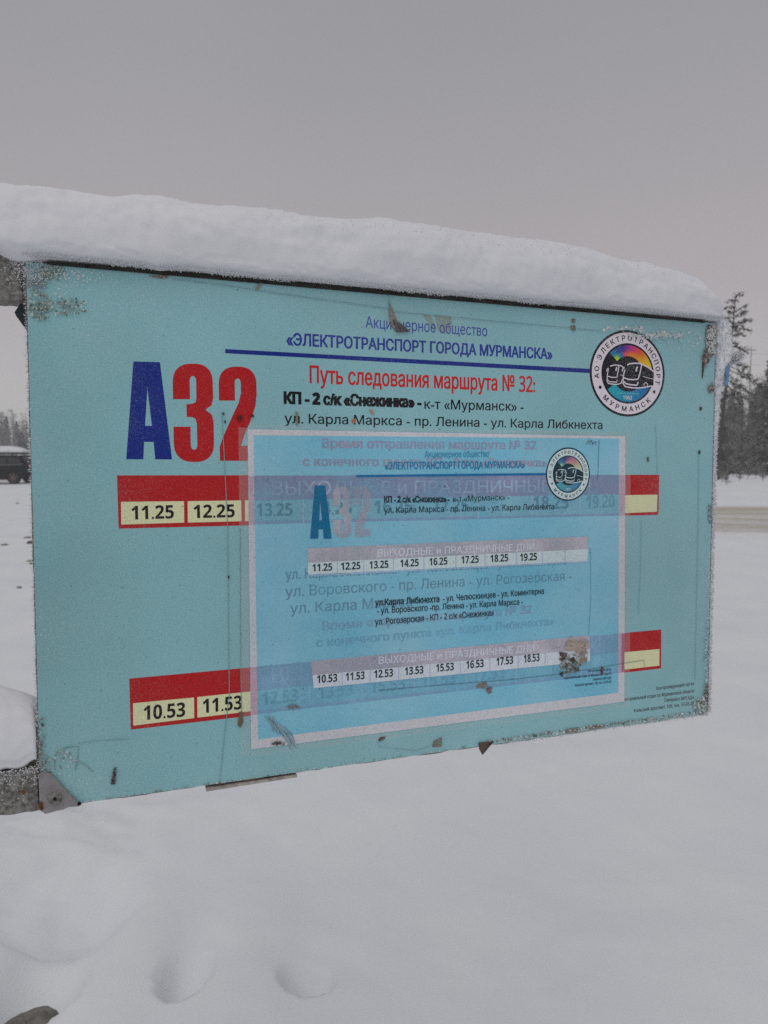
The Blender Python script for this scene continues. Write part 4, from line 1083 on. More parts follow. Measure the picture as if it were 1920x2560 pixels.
tag(link('rime', tri_mesh('rime', A1, T1), M_frost), 'thin fringe of rime crystals along the edges and brackets of the board', 'rime', kind='stuff')

#PART2
# ------------------------------------------------------------------ trees
M_bark = simple('dark_bark', (0.075, 0.062, 0.055), 0.95, 0.35, 6, 0, 0.5, (0.045, 0.04, 0.038))
M_pinebark = simple('pine_bark', (0.16, 0.095, 0.065), 0.95, 0.3, 5, 0, 0.5, (0.08, 0.06, 0.05))
M_needle = simple('pine_needles', (0.060, 0.072, 0.052), 0.9, 0.4, 3, 0, 0, (0.032, 0.040, 0.032))
M_rimed = simple('rimed_needles', (0.30, 0.31, 0.30), 0.95, 0.4, 1.2, 0, 0, (0.06, 0.066, 0.058))
M_twig = simple('frosty_hazed_twigs', (0.40, 0.39, 0.375), 0.95, 0.3, 1.1, 0, 0, (0.13, 0.12, 0.113))  # pale from frost, with the far woods' haze also put into the colour
M_load = snow_material('snow_on_branches', (0.78, 0.80, 0.83), 8, 0.2, 0.02)

def tube_np(pts, rad, n=4):
    pts = np.asarray(pts, float); m = len(pts); d = np.gradient(pts, axis=0); d /= np.linalg.norm(d, axis=1)[:, None] + 1e-9
    ref = np.array([0.31, 0.87, 0.38]); a = np.cross(d, ref); a /= np.linalg.norm(a, axis=1)[:, None] + 1e-9; b = np.cross(d, a)
    t = np.arange(n) * 2 * np.pi / n; r = np.asarray(rad, float)[:, None, None] * np.ones((m, 1, 1))
    V = pts[:, None] + r * (a[:, None] * np.cos(t)[None, :, None] + b[:, None] * np.sin(t)[None, :, None])
    i = np.arange(m * n).reshape(m, n); j = np.roll(i, -1, 1)
    q = np.stack([i[:-1].ravel(), j[:-1].ravel(), j[1:].ravel(), i[1:].ravel()], 1)
    return V.reshape(-1, 3), np.concatenate([q[:, [0, 1, 2]], q[:, [0, 2, 3]]])
class Acc:
    def __init__(s): s.V, s.T, s.n = [], [], 0
    def add(s, V, T):
        s.V.append(V); s.T.append(T + s.n); s.n += len(V)
    def mesh(s, name): return tri_mesh(name, np.concatenate(s.V), np.concatenate(s.T))
    def arrays(s): return np.concatenate(s.V), np.concatenate(s.T)
def tufts(acc, P, size, r=None, flat_=0.8, rr=None):
    """needle or snow clumps: crossed small triangles around each point"""
    n = len(P); rr = rr or rng
    for k_ in range(3):
        a = rr.normal(0, 1, (n, 3)); a /= np.linalg.norm(a, axis=1)[:, None]; b = rr.normal(0, 1, (n, 3)); b /= np.linalg.norm(b, axis=1)[:, None]
        a[:, 2] *= flat_; b[:, 2] *= flat_
        s_ = (size * rr.uniform(.5, 1.2, n))[:, None]
        V = np.stack([P + a * s_, P + b * s_, P - (a + b) * s_ * .6], 1).reshape(-1, 3)
        acc.add(V, np.arange(n * 3).reshape(n, 3))
def bare_tree(h, seed, dens=1.0, lean=0.03, rs=1.0):
    """leafless birch: trunk, then upswept limbs with fans of frosty twigs"""
    r = np.random.default_rng(seed); tr, tw = Acc(), Acc()
    k_ = 9; z = np.linspace(0, h, k_); px_ = np.cumsum(r.normal(0, lean * h / 9, k_)); py_ = np.cumsum(r.normal(0, lean * h / 9, k_)); px_[0] = py_[0] = 0
    tp_ = np.stack([px_, py_, z], 1); tr.add(*tube_np(tp_, np.linspace(h * .011, h * .002, k_), 5))
    for i in range(int(26 * dens)):
        t = r.uniform(.16, .97); o = np.array([np.interp(t * h, z, px_), np.interp(t * h, z, py_), t * h])
        az = r.uniform(0, 6.283); L_ = h * (0.30 - 0.20 * t) * r.uniform(.6, 1.2); up = r.uniform(.5, 1.3)
        d = np.array([math.cos(az), math.sin(az), up]); d /= np.linalg.norm(d)
        pts = [o + d * L_ * q + np.array([0, 0, -.12 * L_ * q * q]) + r.normal(0, .02 * L_, 3) * q for q in np.linspace(0, 1, 5)]
        tw.add(*tube_np(pts, np.linspace(h * .0035 * rs, h * .001 * rs, 5), 3))
        for j in range(int(11 * dens)):
            q = r.uniform(.2, 1); o2 = np.array(pts[0]) * (1 - q) + np.array(pts[-1]) * q
            d2 = d + r.normal(0, .75, 3); d2 /= np.linalg.norm(d2); l2 = L_ * r.uniform(.2, .5)
            e = [o2, o2 + d2 * l2 * .55, o2 + d2 * l2 + np.array([0, 0, -.18 * l2])]
            tw.add(*tube_np(e, [h * .0013 * rs, h * .001 * rs, h * .0006 * rs], 3))
            for m in range(2):
                d3 = d2 + r.normal(0, .7, 3); l3 = l2 * .5
                tw.add(*tube_np([e[1], e[1] + d3 * l3], [h * .0009 * rs, h * .0005 * rs], 3))
    return tr, tw
def spruce(h, seed, w_=0.2, snow=1.0):
    r = np.random.default_rng(seed); tr, nd, sn_ = Acc(), Acc(), Acc()
    tr.add(*tube_np([(0, 0, 0), (0, 0, h * .5), (0, 0, h)], [h * .014, h * .008, h * .001], 5))
    lv = int(h * 3.2)
    for i in range(lv):
        t = (i + .5) / lv; z = h * (.08 + .92 * t); R2 = h * w_ * (1 - t) ** .8 * r.uniform(.75, 1.15) + .05
        for j in range(7):
            az = r.uniform(0, 6.283); q = np.linspace(.1, 1, 6)[:, None] * R2 * r.uniform(.7, 1.1)
            P = np.concatenate([q * math.cos(az), q * math.sin(az), z - q * .45 * r.uniform(.4, 1.1)], 1)
            tr.add(*tube_np(P[[0, 5]], [h * .002, h * .001], 3))
            tufts(nd, np.repeat(P, 3, 0) + r.normal(0, .06 + R2 * .05, (18, 3)), .13 + R2 * .07, rr=r)
            if snow and r.random() < snow: tufts(sn_, P[1:] + np.array([0, 0, .07]) + r.normal(0, .04, (5, 3)), .09 + R2 * .05, flat_=.35, rr=r)
    return tr, nd, sn_

_pm = {}
def proto(kind, h, seed, **k_):
    key = (kind, h, seed)
    if key not in _pm:
        if kind == 'bare':
            a, b = bare_tree(h, seed, **k_); _pm[key] = [('trunk', a.mesh('trunk'), M_bark), ('crown', b.mesh('crown'), M_twig)]
        else:
            a, b, c = spruce(h, seed, **k_); _pm[key] = [('trunk', a.mesh('trunk'), M_bark), ('crown', b.mesh('crown'), M_rimed if seed in (71, 32, 51) else M_needle), ('snow_load', c.mesh('snow_load'), M_load)]
    return _pm[key]
def plant(kind, h, seed, x, y, label, cat, group=None, name=None, s=1.0, **k_):
    e_ = empty(name or ('bare_tree' if kind == 'bare' else 'spruce_tree'), (x, y, float(ground_h(x, y)) - 0.03), random.uniform(0, 6.28)); e_.scale = (s, s, s)
    tag(e_, label, cat, group)
    for nm, me, mt in proto(kind, h, seed, **k_):
        q_o = link(nm, me, mt, e_)
        if nm == 'snow_load': q_o['kind'] = 'stuff'
    return e_
def gx_at(px, y): return (px - 960) / F * y

# tall pine just right of the board: trunk leaning slightly, open crown of tufted boughs
py0 = 44.0
def at(px, py, y=py0):                       # a point of the pine at its distance
    zc = EYE - y * math.tan(PITCH + math.atan((py - 1280) / F)); return np.array([gx_at(px, y), y, zc])
tk, nd, ld, bz_ = Acc(), Acc(), Acc(), Acc()
base = np.array([gx_at(1796, py0), py0, float(ground_h(gx_at(1796, py0), py0)) - .05])
trunk_pts = [base] + [at(x, y) for x, y in ((1797, 1120), (1801, 1040), (1806, 975), (1811, 925), (1815, 870), (1818, 810), (1820, 770), (1821, 742))]
tk.add(*tube_np(trunk_pts, [.10, .095, .09, .08, .07, .055, .04, .025, .012], 7))
def bough(p0, p1, spread, n, snow, dy=0.0):
    a, b = at(*p0), at(*p1); b = b + np.array([0, dy, 0]); m = (a + b) / 2 + np.array([0, 0, .12])
    q = np.linspace(0, 1, 7)[:, None]; C_ = (1 - q) ** 2 * a + 2 * q * (1 - q) * m + q ** 2 * b
    tk.add(*tube_np(C_, np.linspace(.035, .01, 7), 4))
    n = int(n * .62); t = rng.uniform(.3, 1.05, n)[:, None]; P = (1 - t) ** 2 * a + 2 * t * (1 - t) * m + t ** 2 * b + rng.normal(0, spread, (n, 3)) * np.array([1, 1, .7])
    tufts(nd, P, .095)
    tufts(nd, P + rng.normal(0, .05, P.shape), .07)
    if snow:
        k_ = rng.random(n) < snow; tufts(ld, P[k_] + np.array([0, -.02, .06]), .075, flat_=.4)
for p0, p1, sp, n_, sw in (((1821, 748), (1820, 740), .10, 26, 0), ((1820, 752), (1814, 750), .07, 16, 0), ((1820, 760), (1826, 752), .07, 16, 0),
        ((1819, 772), (1811, 762), .07, 18, .05), ((1819, 775), (1833, 760), .08, 26, .05), ((1819, 782), (1837, 770), .08, 24, .05), ((1819, 788), (1810, 778), .08, 26, .1),
        ((1818, 792), (1842, 784), .08, 28, .1), ((1818, 795), (1811, 789), .08, 20, .1), ((1817, 800), (1838, 788), .07, 16, 0),
        ((1817, 812), (1856, 804), .09, 44, .15), ((1817, 812), (1850, 822), .10, 40, .15), ((1817, 815), (1830, 822), .10, 30, .1), ((1817, 820), (1858, 830), .07, 26, .15), ((1817, 812), (1806, 806), .08, 18, .1),
        ((1816, 840), (1838, 840), .09, 34, .1), ((1816, 855), (1842, 862), .10, 44, .15), ((1816, 865), (1866, 879), .10, 44, .2), ((1815, 880), (1852, 890), .12, 50, .25), ((1815, 860), (1800, 862), .10, 24, .1),
        ((1813, 905), (1842, 925), .14, 60, .5), ((1812, 915), (1860, 950), .13, 70, .6), ((1812, 925), (1882, 975), .12, 80, .6), ((1810, 935), (1845, 965), .14, 60, .5),
        ((1808, 950), (1898, 985), .10, 60, .7), ((1808, 960), (1862, 1018), .13, 80, .7), ((1806, 965), (1878, 1012), .10, 60, .8), ((1806, 970), (1825, 992), .12, 40, .5),
        ((1808, 930), (1780, 960), .14, 60, .4), ((1812, 900), (1785, 915), .14, 50, .3), ((1805, 975), (1780, 1000), .14, 50, .5), ((1802, 1060), (1824, 1078), .09, 26, .8)):
    bough(p0, p1, sp, n_, sw, random.uniform(-1.1, 1.1))
pine = empty('pine_tree', tuple(base)); tag(pine, 'tallest pine, open tufted crown with snowy lower boughs, behind the board\'s right edge', 'tree')
for nm, a_, mt in (('trunk', tk, M_bark), ('crown', nd, M_needle), ('snow_load', ld, M_load)):
    V, T3 = a_.arrays(); q_o = link(nm, tri_mesh(nm, V - base, T3), mt, pine); (tag(q_o, kind='stuff') if nm == 'snow_load' else None)

# small trees that can be told apart, right of the board
plant('spruce', 2.2, 31, gx_at(1797, 56), 56, 'little dark snowy spruce at the foot of the tall pine', 'tree', w_=.30, snow=.5, s=1.0)
plant('spruce', 9.0, 32, gx_at(1916, 58), 58, 'dark spruce standing at the right edge above the roadside', 'tree', w_=.16, snow=.35, s=1.05)
ORD = ['first', 'second', 'third', 'fourth', 'fifth', 'sixth', 'seventh', 'eighth']
G1 = 'bare frosty trees along the forest edge'
for i, (px, y, s_) in enumerate(((1812, 60, .82), (1830, 62, .95), (1850, 58, .78), (1870, 62, 1.0), (1888, 60, .85), (1906, 62, 1.02))):
    plant('bare', 8.0, 41 + i % 4, gx_at(px, y), y, ORD[i] + ' bare frosty tree to the right of the tall pine trunk', 'tree', G1, s=s_, dens=1.1)
G2_ = 'snowy spruces in the forest edge'
for i, (px, y, s_) in enumerate(((1822, 66, .95), (1843, 64, .9), (1880, 66, .95))):
    plant('spruce', 8.0, 51, gx_at(px, y), y, ORD[i] + ' dark snowy spruce behind the bare trees, counted from the tall pine', 'tree', G2_, s=s_ * random.uniform(.9, 1.05), w_=.15, snow=.5)
G3_ = 'leafless bushes on the snowy bank'
for i, (px, py, s_) in enumerate(((1804, 1208, .8), (1815, 1214, .6), (1832, 1193, 1.5), (1848, 1205, .6), (1868, 1198, .9), (1888, 1196, 1.0), (1906, 1206, .7))):
    y = 1.26 / ((py - 1150) / F); y = min(58, max(27, y))
    plant('bare', 1.0, 61 + int(px) % 2, gx_at(px, y), y, ORD[i] + ' leafless bush on the snowy bank, counting from the board edge', 'bush', G3_, name='bush', s=s_ * 1.5, dens=1.0, lean=.05, rs=6.0)
# left: the frosty crown beside the car roof
plant('spruce', 5.0, 71, gx_at(58, 88), 88, 'small dark spruce behind the parked car', 'tree', w_=.24, snow=.8, s=.95)
plant('bare', 8.0, 43, gx_at(50, 84), 84, 'white frosted tree rising behind the parked car', 'tree', s=.72)
plant('bare', 8.0, 44, gx_at(12, 96), 96, 'tall bare tree at the far left behind the parked car', 'tree', s=.86)

# the wood: one mass along the whole edge of the clearing, nearer on the right, farther on the left
lo = [bare_tree(8.0, 80 + i, .62) for i in range(4)]; ls = [spruce(8.0, 90 + i, .15, .5) for i in range(2)]
def merged(accs): return [a.arrays() for a in accs]
lo = [merged(t_) for t_ in lo]; ls = [merged(t_) for t_ in ls]
WT, WK, WN, WS = Acc(), Acc(), Acc(), Acc()
wr = np.random.default_rng(5)
for i in range(620):
    ang = wr.uniform(-0.86, 0.86); f_ = (ang + .55) / 1.1
    dist = np.interp(ang, [-.8, -.45, 0, .4, .8], [150, 135, 96, 70, 66]) + wr.exponential(11) * (1 if ang > -.2 else 3.5)
    x, y = dist * math.sin(ang) / max(.5, math.cos(ang)) * math.cos(ang), dist * math.cos(ang); s_ = wr.uniform(.75, 1.2)
    if y < 60: y = 60 + wr.uniform(0, 6)
    rz = wr.uniform(0, 6.283); Rm = np.array([[math.cos(rz), -math.sin(rz), 0], [math.sin(rz), math.cos(rz), 0], [0, 0, 1]]) * s_
    o_ = np.array([x, y, float(base_h(x, y)) - .1])
    if wr.random() < .84:
        parts = lo[int(wr.integers(4))]; tg = (WT, WK)
    else:
        parts = ls[int(wr.integers(2))]; tg = (WT, WN, WS)
    for (V, T3), a_ in zip(parts, tg): a_.add(V @ Rm.T + o_, T3)
for i in range(330):                          # wooded rise far off on the left, its top lost in the murk
    ang = wr.uniform(-0.66, -0.36); dist = wr.uniform(125, 235); x, y = dist * math.sin(ang), dist * math.cos(ang); s_ = wr.uniform(.8, 1.15)
    rz = wr.uniform(0, 6.283); Rm = np.array([[math.cos(rz), -math.sin(rz), 0], [math.sin(rz), math.cos(rz), 0], [0, 0, 1]]) * s_
    o_ = np.array([x, y, float(base_h(x, y)) - .1]); sp_ = wr.random() < .06
    for (V, T3), a_ in zip(ls[int(wr.integers(2))] if sp_ else lo[int(wr.integers(4))], (WT, WN, WS) if sp_ else (WT, WK)): a_.add(V @ Rm.T + o_, T3)
acc = [WT, WK, WN, WS]; arrs = [a.arrays() for a in acc]; off = 0; Vs, Ts, Mi = [], [], []
for k_, (V, T3) in enumerate(arrs): Vs.append(V); Ts.append(T3 + off); Mi.append(np.full(len(T3), k_)); off += len(V)
fm_ = tri_mesh('forest', np.concatenate(Vs), np.concatenate(Ts))
for m in (M_bark, M_twig, M_rimed, M_load): fm_.materials.append(m)
fm_.polygons.foreach_set('material_index', np.concatenate(Mi).astype(np.int32))
tag(link('forest', fm_), 'dim wintry forest of bare trees and spruces closing the snowy field', 'forest', kind='stuff')

# power line over the wood
y = 130.0; x = gx_at(1865, y)
pl = empty('utility_pole', (x, y, float(base_h(x, y)) - .1)); tag(pl, 'thin wooden utility pole rising above the forest beside the pine', 'pole')
hp = at(1865, 866, y)[2] - pl.location.z
mb = MB(); mb.tube([(0, 0, 0), (0, 0, hp)], [.10, .06], 8); mb.build('shaft', M_bark, pl)
mb = MB(); mb.box(-.9, .9, -.05, .05, hp - .75, hp - .62); mb.build('crossarm', M_bark, pl)
for dx in (-.8, 0, .8):
    mb = MB(); mb.tube([(dx, 0, hp - .62), (dx, 0, hp - .50), (dx, 0, hp - .42)], [.03, .05, .035], 8); mb.build('insulator', simple('porcelain', (.4, .4, .38), .4, .1, 5) if 'porcelain' not in bpy.data.materials else bpy.data.materials['porcelain'], pl)
for k_, (z0_, dr) in enumerate(((at(1865, 884, y)[2], 0), (at(1865, 912, y)[2], .0))):
    pts = [(x + t * 90, y + t * 6, z0_ - 1.3 * 4 * t * (1 - t) * .4 + t * .25) for t in np.linspace(0, 1, 24)]
    mb = MB(); mb.tube(pts, .022, 4)
    tag(mb.build('power_cable', M_dark), ('upper' if k_ == 0 else 'lower') + ' power cable running from the utility pole over the forest', 'cable')

# ------------------------------------------------------------------ the parked car
M_car = simple('black_car_paint', (0.008, 0.009, 0.010), 0.4, 0.2, 3, 0, 0, spec=0.2)
M_glass = simple('dark_car_glass', (0.014, 0.022, 0.020), 0.08, 0.2, 2, 0, 0, spec=0.6)
M_tyre = simple('tyre_rubber', (0.014, 0.013, 0.013), 0.9, 0.3, 12, 0, .2)
M_rim = simple('bronze_rim', (0.22, 0.17, 0.15), 0.45, 0.2, 10, .5)
M_trim = simple('black_plastic', (0.02, 0.02, 0.02), 0.7, 0.2, 12)
M_salt = simple('salt_dust', (0.16, 0.16, 0.155), .9, .2, 20)
M_lamp = simple('red_tail_lamp', (0.22, 0.03, 0.03), .3, .2, 10)
cy_ = 37.6; cxr = gx_at(33, cy_)                       # rear wheel centre; the car faces left
car = empty('parked_car', (cxr - 1.35, cy_ + .92, float(ground_h(cxr, cy_)) + .0)); tag(car, 'black estate car with roof box and snow on top, parked on the snow', 'car')
def loft(sections, name, mat, parent, smooth=False, bevel=0.0):
    """sections: list of (y, polygon in x,z) of equal length"""
    n = len(sections[0][1]); mbl = MB()
    V = [(x, y_, z) for y_, P in sections for x, z in P]
    Fc = [tuple(reversed(range(n))), tuple((len(sections) - 1) * n + i for i in range(n))]
    for s_ in range(len(sections) - 1):
        Fc += [(s_ * n + i, s_ * n + (i + 1) % n, (s_ + 1) * n + (i + 1) % n, (s_ + 1) * n + i) for i in range(n)]
    mbl.add(V, Fc); return mbl.build(name, mat, parent, smooth, bevel)
def arch(cx, r=.40): return [(cx + r * math.cos(t), .36 + r * math.sin(t)) for t in np.linspace(math.pi - .55, .55, 9) ] if False else [(cx - r * math.cos(t), .34 + r * math.sin(t)) for t in np.linspace(.25, math.pi - .25, 9)]
def body(sh, wz=0):
    P = [(-2.32 + sh, .38)] + [(-1.75, .26)] + arch(-1.35) + [(-.90, .24), (.90, .24)] + arch(1.35) + [(1.78, .30), (2.22 - sh, .42), (2.30 - sh, .62), (2.26 - sh, .98), (2.18 - sh, 1.06), (1.6, 1.06), (.4, 1.02), (-.85, .98), (-1.4, .93 - wz), (-2.05 + sh, .78 - wz), (-2.28 + sh, .62)]
    return P
loft([(-.90, body(.10, .05)), (-.86, body(.02)), (-.5, body(0)), (.5, body(0)), (.86, body(.02)), (.90, body(.10, .05))], 'body', M_car, car)
def cab(w_, top): return [(-1.05, .985), (1.95 + 0, 1.04), (2.02, 1.06), (1.92, 1.30), (1.72, top - .06), (1.45, top), (-.05, top + .01), (-.35, top - .05)]
loft([(-.80, cab(0, 1.50)), (-.68, cab(0, 1.55)), (.68, cab(0, 1.55)), (.80, cab(0, 1.50))], 'cabin', M_car, car)
def win(name, P, y0=-.826, y1=-.79):
    mbw = MB(); mbw.prism(P, y0, y1); return mbw.build(name, M_glass, car)
for sgn in (-1, 1):
    ya, yb = (-.826, -.795) if sgn < 0 else (.795, .826)
    win('side_window', [(-.80, 1.06), (-.02, 1.08), (-.02, 1.42), (-.28, 1.42)], ya, yb)
    win('side_window', [(.05, 1.08), (.98, 1.09), (.95, 1.43), (.05, 1.42)], ya, yb)
    win('side_window', [(1.06, 1.10), (1.80, 1.14), (1.60, 1.40), (1.03, 1.43)], ya, yb)
mb = MB(); mb.add([(2.03, -.66, 1.12), (2.03, .66, 1.12), (1.80, .62, 1.45), (1.80, -.62, 1.45)], [(0, 1, 2, 3)]); mb.build('rear_window', M_glass, car)
mb = MB(); mb.add([(-1.07, -.68, 1.00), (-1.07, .68, 1.00), (-.36, .62, 1.49), (-.36, -.62, 1.49)], [(3, 2, 1, 0)]); mb.build('windscreen', M_glass, car)
mb = MB(); mb.box(-2.2, 2.1, -.905, -.895, .995, 1.02) if False else mb.tube([(-1.0, -.895, .99), (.4, -.9, 1.03), (1.9, -.895, 1.075)], .028, 5); mb.build('snowy_sill', M_salt, car)
def wheel(x, y_, s_):
    mbw = MB(); w_e = MB()
    t = [2 * math.pi * k_ / 28 for k_ in range(28)]
    prof = [(.20, -.09), (.33, -.10), (.352, -.07), (.352, .07), (.33, .10), (.20, .09)]
    V = [(x + r * math.cos(a), y_ + d, .352 + r * math.sin(a)) for r, d in prof for a in t]
    Fc = [(p * 28 + k_, p * 28 + (k_ + 1) % 28, (p + 1) * 28 + (k_ + 1) % 28, (p + 1) * 28 + k_) for p in range(5) for k_ in range(28)]
    w_e.add(V, Fc); wh = w_e.build('wheel', M_tyre, car, True)
    yo = y_ + s_ * .095
    mbw.tube([(x, y_, .352), (x, y_ + s_ * .03, .352)], .21, 24); mbw2 = MB()
    hb_ = mbw.build('hub_disc', M_trim, wh)
    for k_ in range(6):
        a = 2 * math.pi * k_ / 6 + .3; ca, sa = math.cos(a), math.sin(a); na, nb = -sa, ca
        P = [(x + ca * r + na * w2, .352 + sa * r + nb * w2) for r, w2 in ((.03, -.025), (.215, -.034), (.215, .034), (.03, .025))]
        mbs = MB(); lo_, hi_ = sorted((y_ + s_ * .05, y_ + s_ * .088)); mbs.prism(P, lo_, hi_); mbs.build('spoke', M_rim, wh)
    mbr = MB(); ring_ = [(.215, .06), (.235, .10), (.245, .10), (.225, .05)]
    V = [(x + r * math.cos(a), y_ + s_ * d, .352 + r * math.sin(a)) for r, d in ring_ for a in t]
    mbr.add(V, [(p * 28 + k_, p * 28 + (k_ + 1) % 28, ((p + 1) % 4) * 28 + (k_ + 1) % 28, ((p + 1) % 4) * 28 + k_) for p in range(4) for k_ in range(28)]); mbr.build('rim', M_rim, wh, True)
for x_ in (-1.35, 1.35):
    for s_ in (-1, 1): wheel(x_, s_ * .80, s_)
mb = MB(); mb.prism([(2.20, .86), (2.29, .86), (2.24, 1.06), (2.12, 1.06)], -.87, -.70); mb.build('tail_lamp', M_lamp, car)
mb = MB(); mb.prism([(2.20, .86), (2.29, .86), (2.24, 1.06), (2.12, 1.06)], .70, .87); mb.build('tail_lamp', M_lamp, car)
for s_ in (-1, 1):
    mb = MB(); mb.prism([(-2.26, .62), (-1.98, .70), (-1.96, .80), (-2.16, .74)], s_ * .86 - .04, s_ * .86 + .04); mb.build('headlight', M_salt, car)
    mb = MB(); mb.tube([(-.62, s_ * .93, 1.06), (-.55, s_ * 1.02, 1.08), (-.48, s_ * 1.02, 1.08)], [.03, .09, .08], 8); mb.build('mirror', M_car, car)
    mb = MB(); mb.tube([(-.2, s_ * .66, 1.55), (-.1, s_ * .66, 1.60), (1.4, s_ * .66, 1.60), (1.5, s_ * .66, 1.55)], .016, 6); mb.build('roof_rail', M_trim, car)
for x_ in (.25, 1.20):
    mb = MB(); mb.box(x_ - .04, x_ + .04, -.70, .70, 1.60, 1.635); mb.build('crossbar', M_trim, car)
    mb = MB(); mb.tube([(x_, -.62, 1.63), (x_ + .02, -.62, 1.70)], .03, 6); mb.build('box_clamp', M_trim, car)
mb = MB(); mb.box(2.22, 2.34, -.80, .80, .36, .58); mb.build('rear_bumper', M_trim, car, bevel=.03)
def lens(x0, x1, y0, y1, z0, h_, n=26, m=12, pw=.5, seed=0, base_=0.0):
    A_, B_ = np.meshgrid(np.linspace(-1, 1, n), np.linspace(-1, 1, m), indexing='ij')
    Zt = z0 + h_ * (np.clip(1 - np.abs(A_) ** 2.6, 0, 1) ** pw) * (np.clip(1 - np.abs(B_) ** 3, 0, 1) ** pw) + .012 * fbm(A_ * 4, B_ * 4 + seed, seed, 3)
    Xg = (x0 + x1) / 2 + (x1 - x0) / 2 * A_; Yg = (y0 + y1) / 2 + (y1 - y0) / 2 * B_
    V = np.concatenate([np.stack([Xg, Yg, Zt], -1).reshape(-1, 3), np.stack([Xg, Yg, np.full_like(Xg, z0 - base_)], -1).reshape(-1, 3)])
    i = np.arange(n * m).reshape(n, m); q = np.stack([i[:-1, :-1].ravel(), i[1:, :-1].ravel(), i[1:, 1:].ravel(), i[:-1, 1:].ravel()], 1); N0_ = n * m
    Fc = [tuple(r) for r in q] + [tuple(reversed([k_ + N0_ for k_ in r])) for r in q]
    ed = list(i[:, 0]) + list(i[-1, 1:]) + list(i[-2::-1, -1]) + list(i[0, -2:0:-1])
    Fc += [(ed[k_], ed[k_] + N0_, ed[(k_ + 1) % len(ed)] + N0_, ed[(k_ + 1) % len(ed)]) for k_ in range(len(ed))]
    return V, Fc
V, Fc = lens(-.55, 1.75, -.60, .30, 1.69, .06, base_=.02); mb = MB(); mb.add(V, Fc); rb_ = mb.build('roof_box', M_trim, car, True)
V, Fc = lens(-.52, 1.74, -.59, .29, 1.735, .32, 40, 16, .55, 3, .02); mb = MB(); mb.add(V, Fc); mb.build('snow_load', M_load, rb_, True)
V, Fc = lens(-.2, 1.7, -.66, .66, 1.555, .075, 30, 14, .3, 5, .01); mb = MB(); mb.add(V, Fc); mb.build('roof_snow', M_load, car, True)
V, Fc = lens(-2.1, -1.05, -.72, .72, .93, .05, 20, 14, .4, 6, .08); mb = MB(); mb.add(V, Fc); mb.build('bonnet_snow', M_load, car, True)

# ------------------------------------------------------------------ clods and debris on the snow at the left
M_clod = simple('dirty_snow_clod', (0.30, 0.27, 0.22), .95, .3, 6, 0, .5, (0.10, 0.085, 0.07))
M_clod2 = simple('brown_clod', (0.10, 0.075, 0.06), .95, .4, 6, 0, .5)
def clod(px, py, r, label, mat, flat_=.5, seed=1):
    dyy = (py - 1280) / F; s_ = EYE / (math.sin(PITCH) + dyy * math.cos(PITCH)); y = s_ * math.cos(PITCH)
    for _ in range(12):
        x = gx_at(px, y); y = (EYE - float(ground_h(x, y))) / math.tan(PITCH + math.atan(dyy))
    x = gx_at(px, y); rr = np.random.default_rng(seed); mbc = MB(); n_, m_ = 10, 6; V = [(0, 0, r * flat_)]; Fc = []
    for j in range(1, m_):
        for i in range(n_):
            a = 6.283 * i / n_; p = math.pi * j / m_; q = r * rr.uniform(.7, 1.2); V.append((q * math.sin(p) * math.cos(a), q * math.sin(p) * math.sin(a), q * flat_ * math.cos(p)))
    V.append((0, 0, -r * flat_))
    Fc += [(0, 1 + i, 1 + (i + 1) % n_) for i in range(n_)]
    for j in range(m_ - 2): Fc += [(1 + j * n_ + i, 1 + (j + 1) * n_ + i, 1 + (j + 1) * n_ + (i + 1) % n_, 1 + j * n_ + (i + 1) % n_) for i in range(n_)]
    Fc += [(len(V) - 1, 1 + (m_ - 2) * n_ + (i + 1) % n_, 1 + (m_ - 2) * n_ + i) for i in range(n_)]
    mbc.add(V, Fc); o = mbc.build('clod', mat); o.location = (x, y, float(ground_h(x, y)) + r * flat_ * .35)
    return tag(o, label, 'clod')
clod(64, 1345, .075, 'flat yellowish clod left of the board, just above the brown one', M_clod, .3, 1)
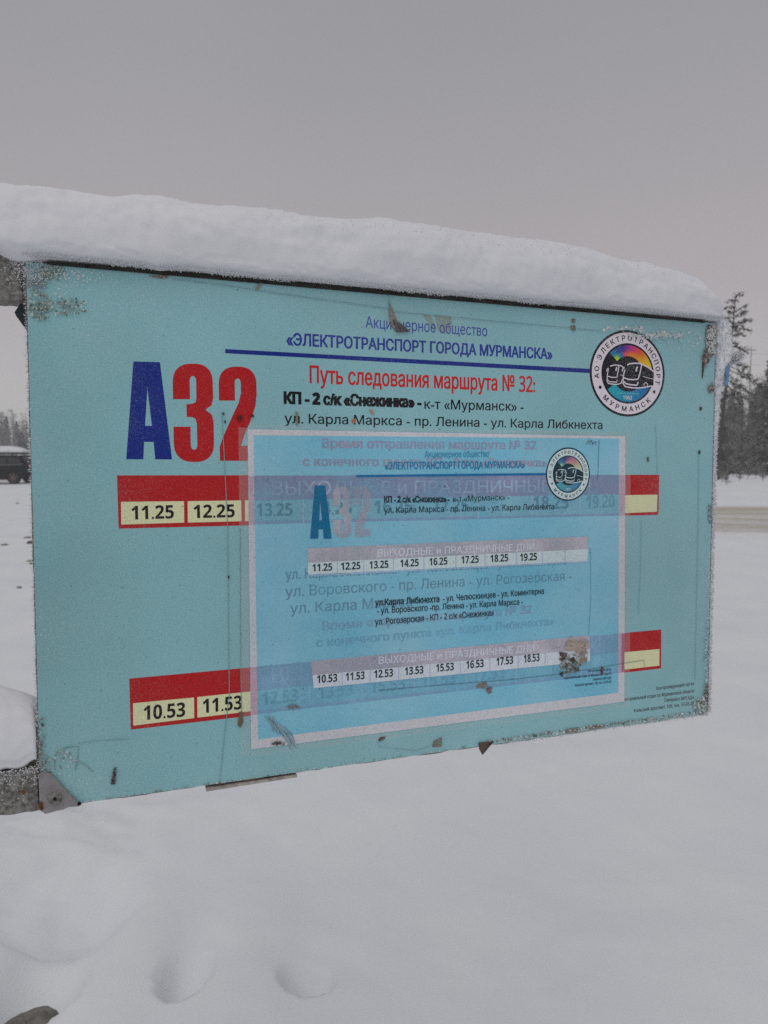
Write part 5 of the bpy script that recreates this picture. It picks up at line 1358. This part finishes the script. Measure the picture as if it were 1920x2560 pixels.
clod(73, 1359, .075, 'dark brown clod on the snow beside the left edge of the board', M_clod2, .55, 2)
clod(5, 1363, .06, 'pale grey clod at the far left edge of the snow', M_clod, .35, 3)
clod(70, 1403, .06, 'flat pale clod below the brown one, left of the board', M_clod, .25, 4)
clod(71, 1410, .028, 'tiny dark crumb right below the flat pale clod', M_clod2, .6, 5)
clod(42, 1261, .05, 'small grey lump on the snow in front of the parked car', M_clod, .35, 6)
clod(39, 1470, .032, 'small grey crumb lying alone low on the left snow', M_clod, .5, 7)
# added lump standing in for the dark gap at the lower left
mb = MB(); rr = np.random.default_rng(3); V = []; n_, m_ = 14, 8
for j in range(m_ + 1):
    for i in range(n_):
        a = 6.283 * i / n_; p = math.pi * (j + .001) / (m_ + .002); q = 1 + .12 * float(fbm(math.cos(a) * 2 + 3, math.sin(a) * 2 + p * 2, 4, 3))
        V.append((.12 * q * math.sin(p) * math.cos(a), .14 * q * math.sin(p) * math.sin(a), .10 * q * math.cos(p)))
mb.add(V, [(j * n_ + i, (j + 1) * n_ + i, (j + 1) * n_ + (i + 1) % n_, j * n_ + (i + 1) % n_) for j in range(m_) for i in range(n_)])
st = mb.build('gap_stand_in', simple('grey_brown_stand_in', (0.20, 0.19, 0.165), .95, .3, 30, 0, .5), None, True)
st.location = (-1.03, 1.90, float(ground_h(-1.03, 1.90)) - .025); tag(st, 'grey brown lump standing in for the dark gap in the snow at the lower left', 'gap_stand_in')

# ------------------------------------------------------------------ thin winter haze round everything
hz = MB(); hz.box(-420, 420, -90, 420, -1.5, 26.0)
m = bpy.data.materials.new('haze'); m.use_nodes = True; t = m.node_tree; t.nodes.clear()
o_ = t.nodes.new('ShaderNodeOutputMaterial'); v_ = t.nodes.new('ShaderNodeVolumePrincipled')
v_.inputs['Color'].default_value = (0.93, 0.94, 0.95, 1); v_.inputs['Density'].default_value = 0.0018; v_.inputs['Anisotropy'].default_value = 0.2
t.links.new(v_.outputs[0], o_.inputs['Volume'])
tag(hz.build('haze', m), kind='stuff')
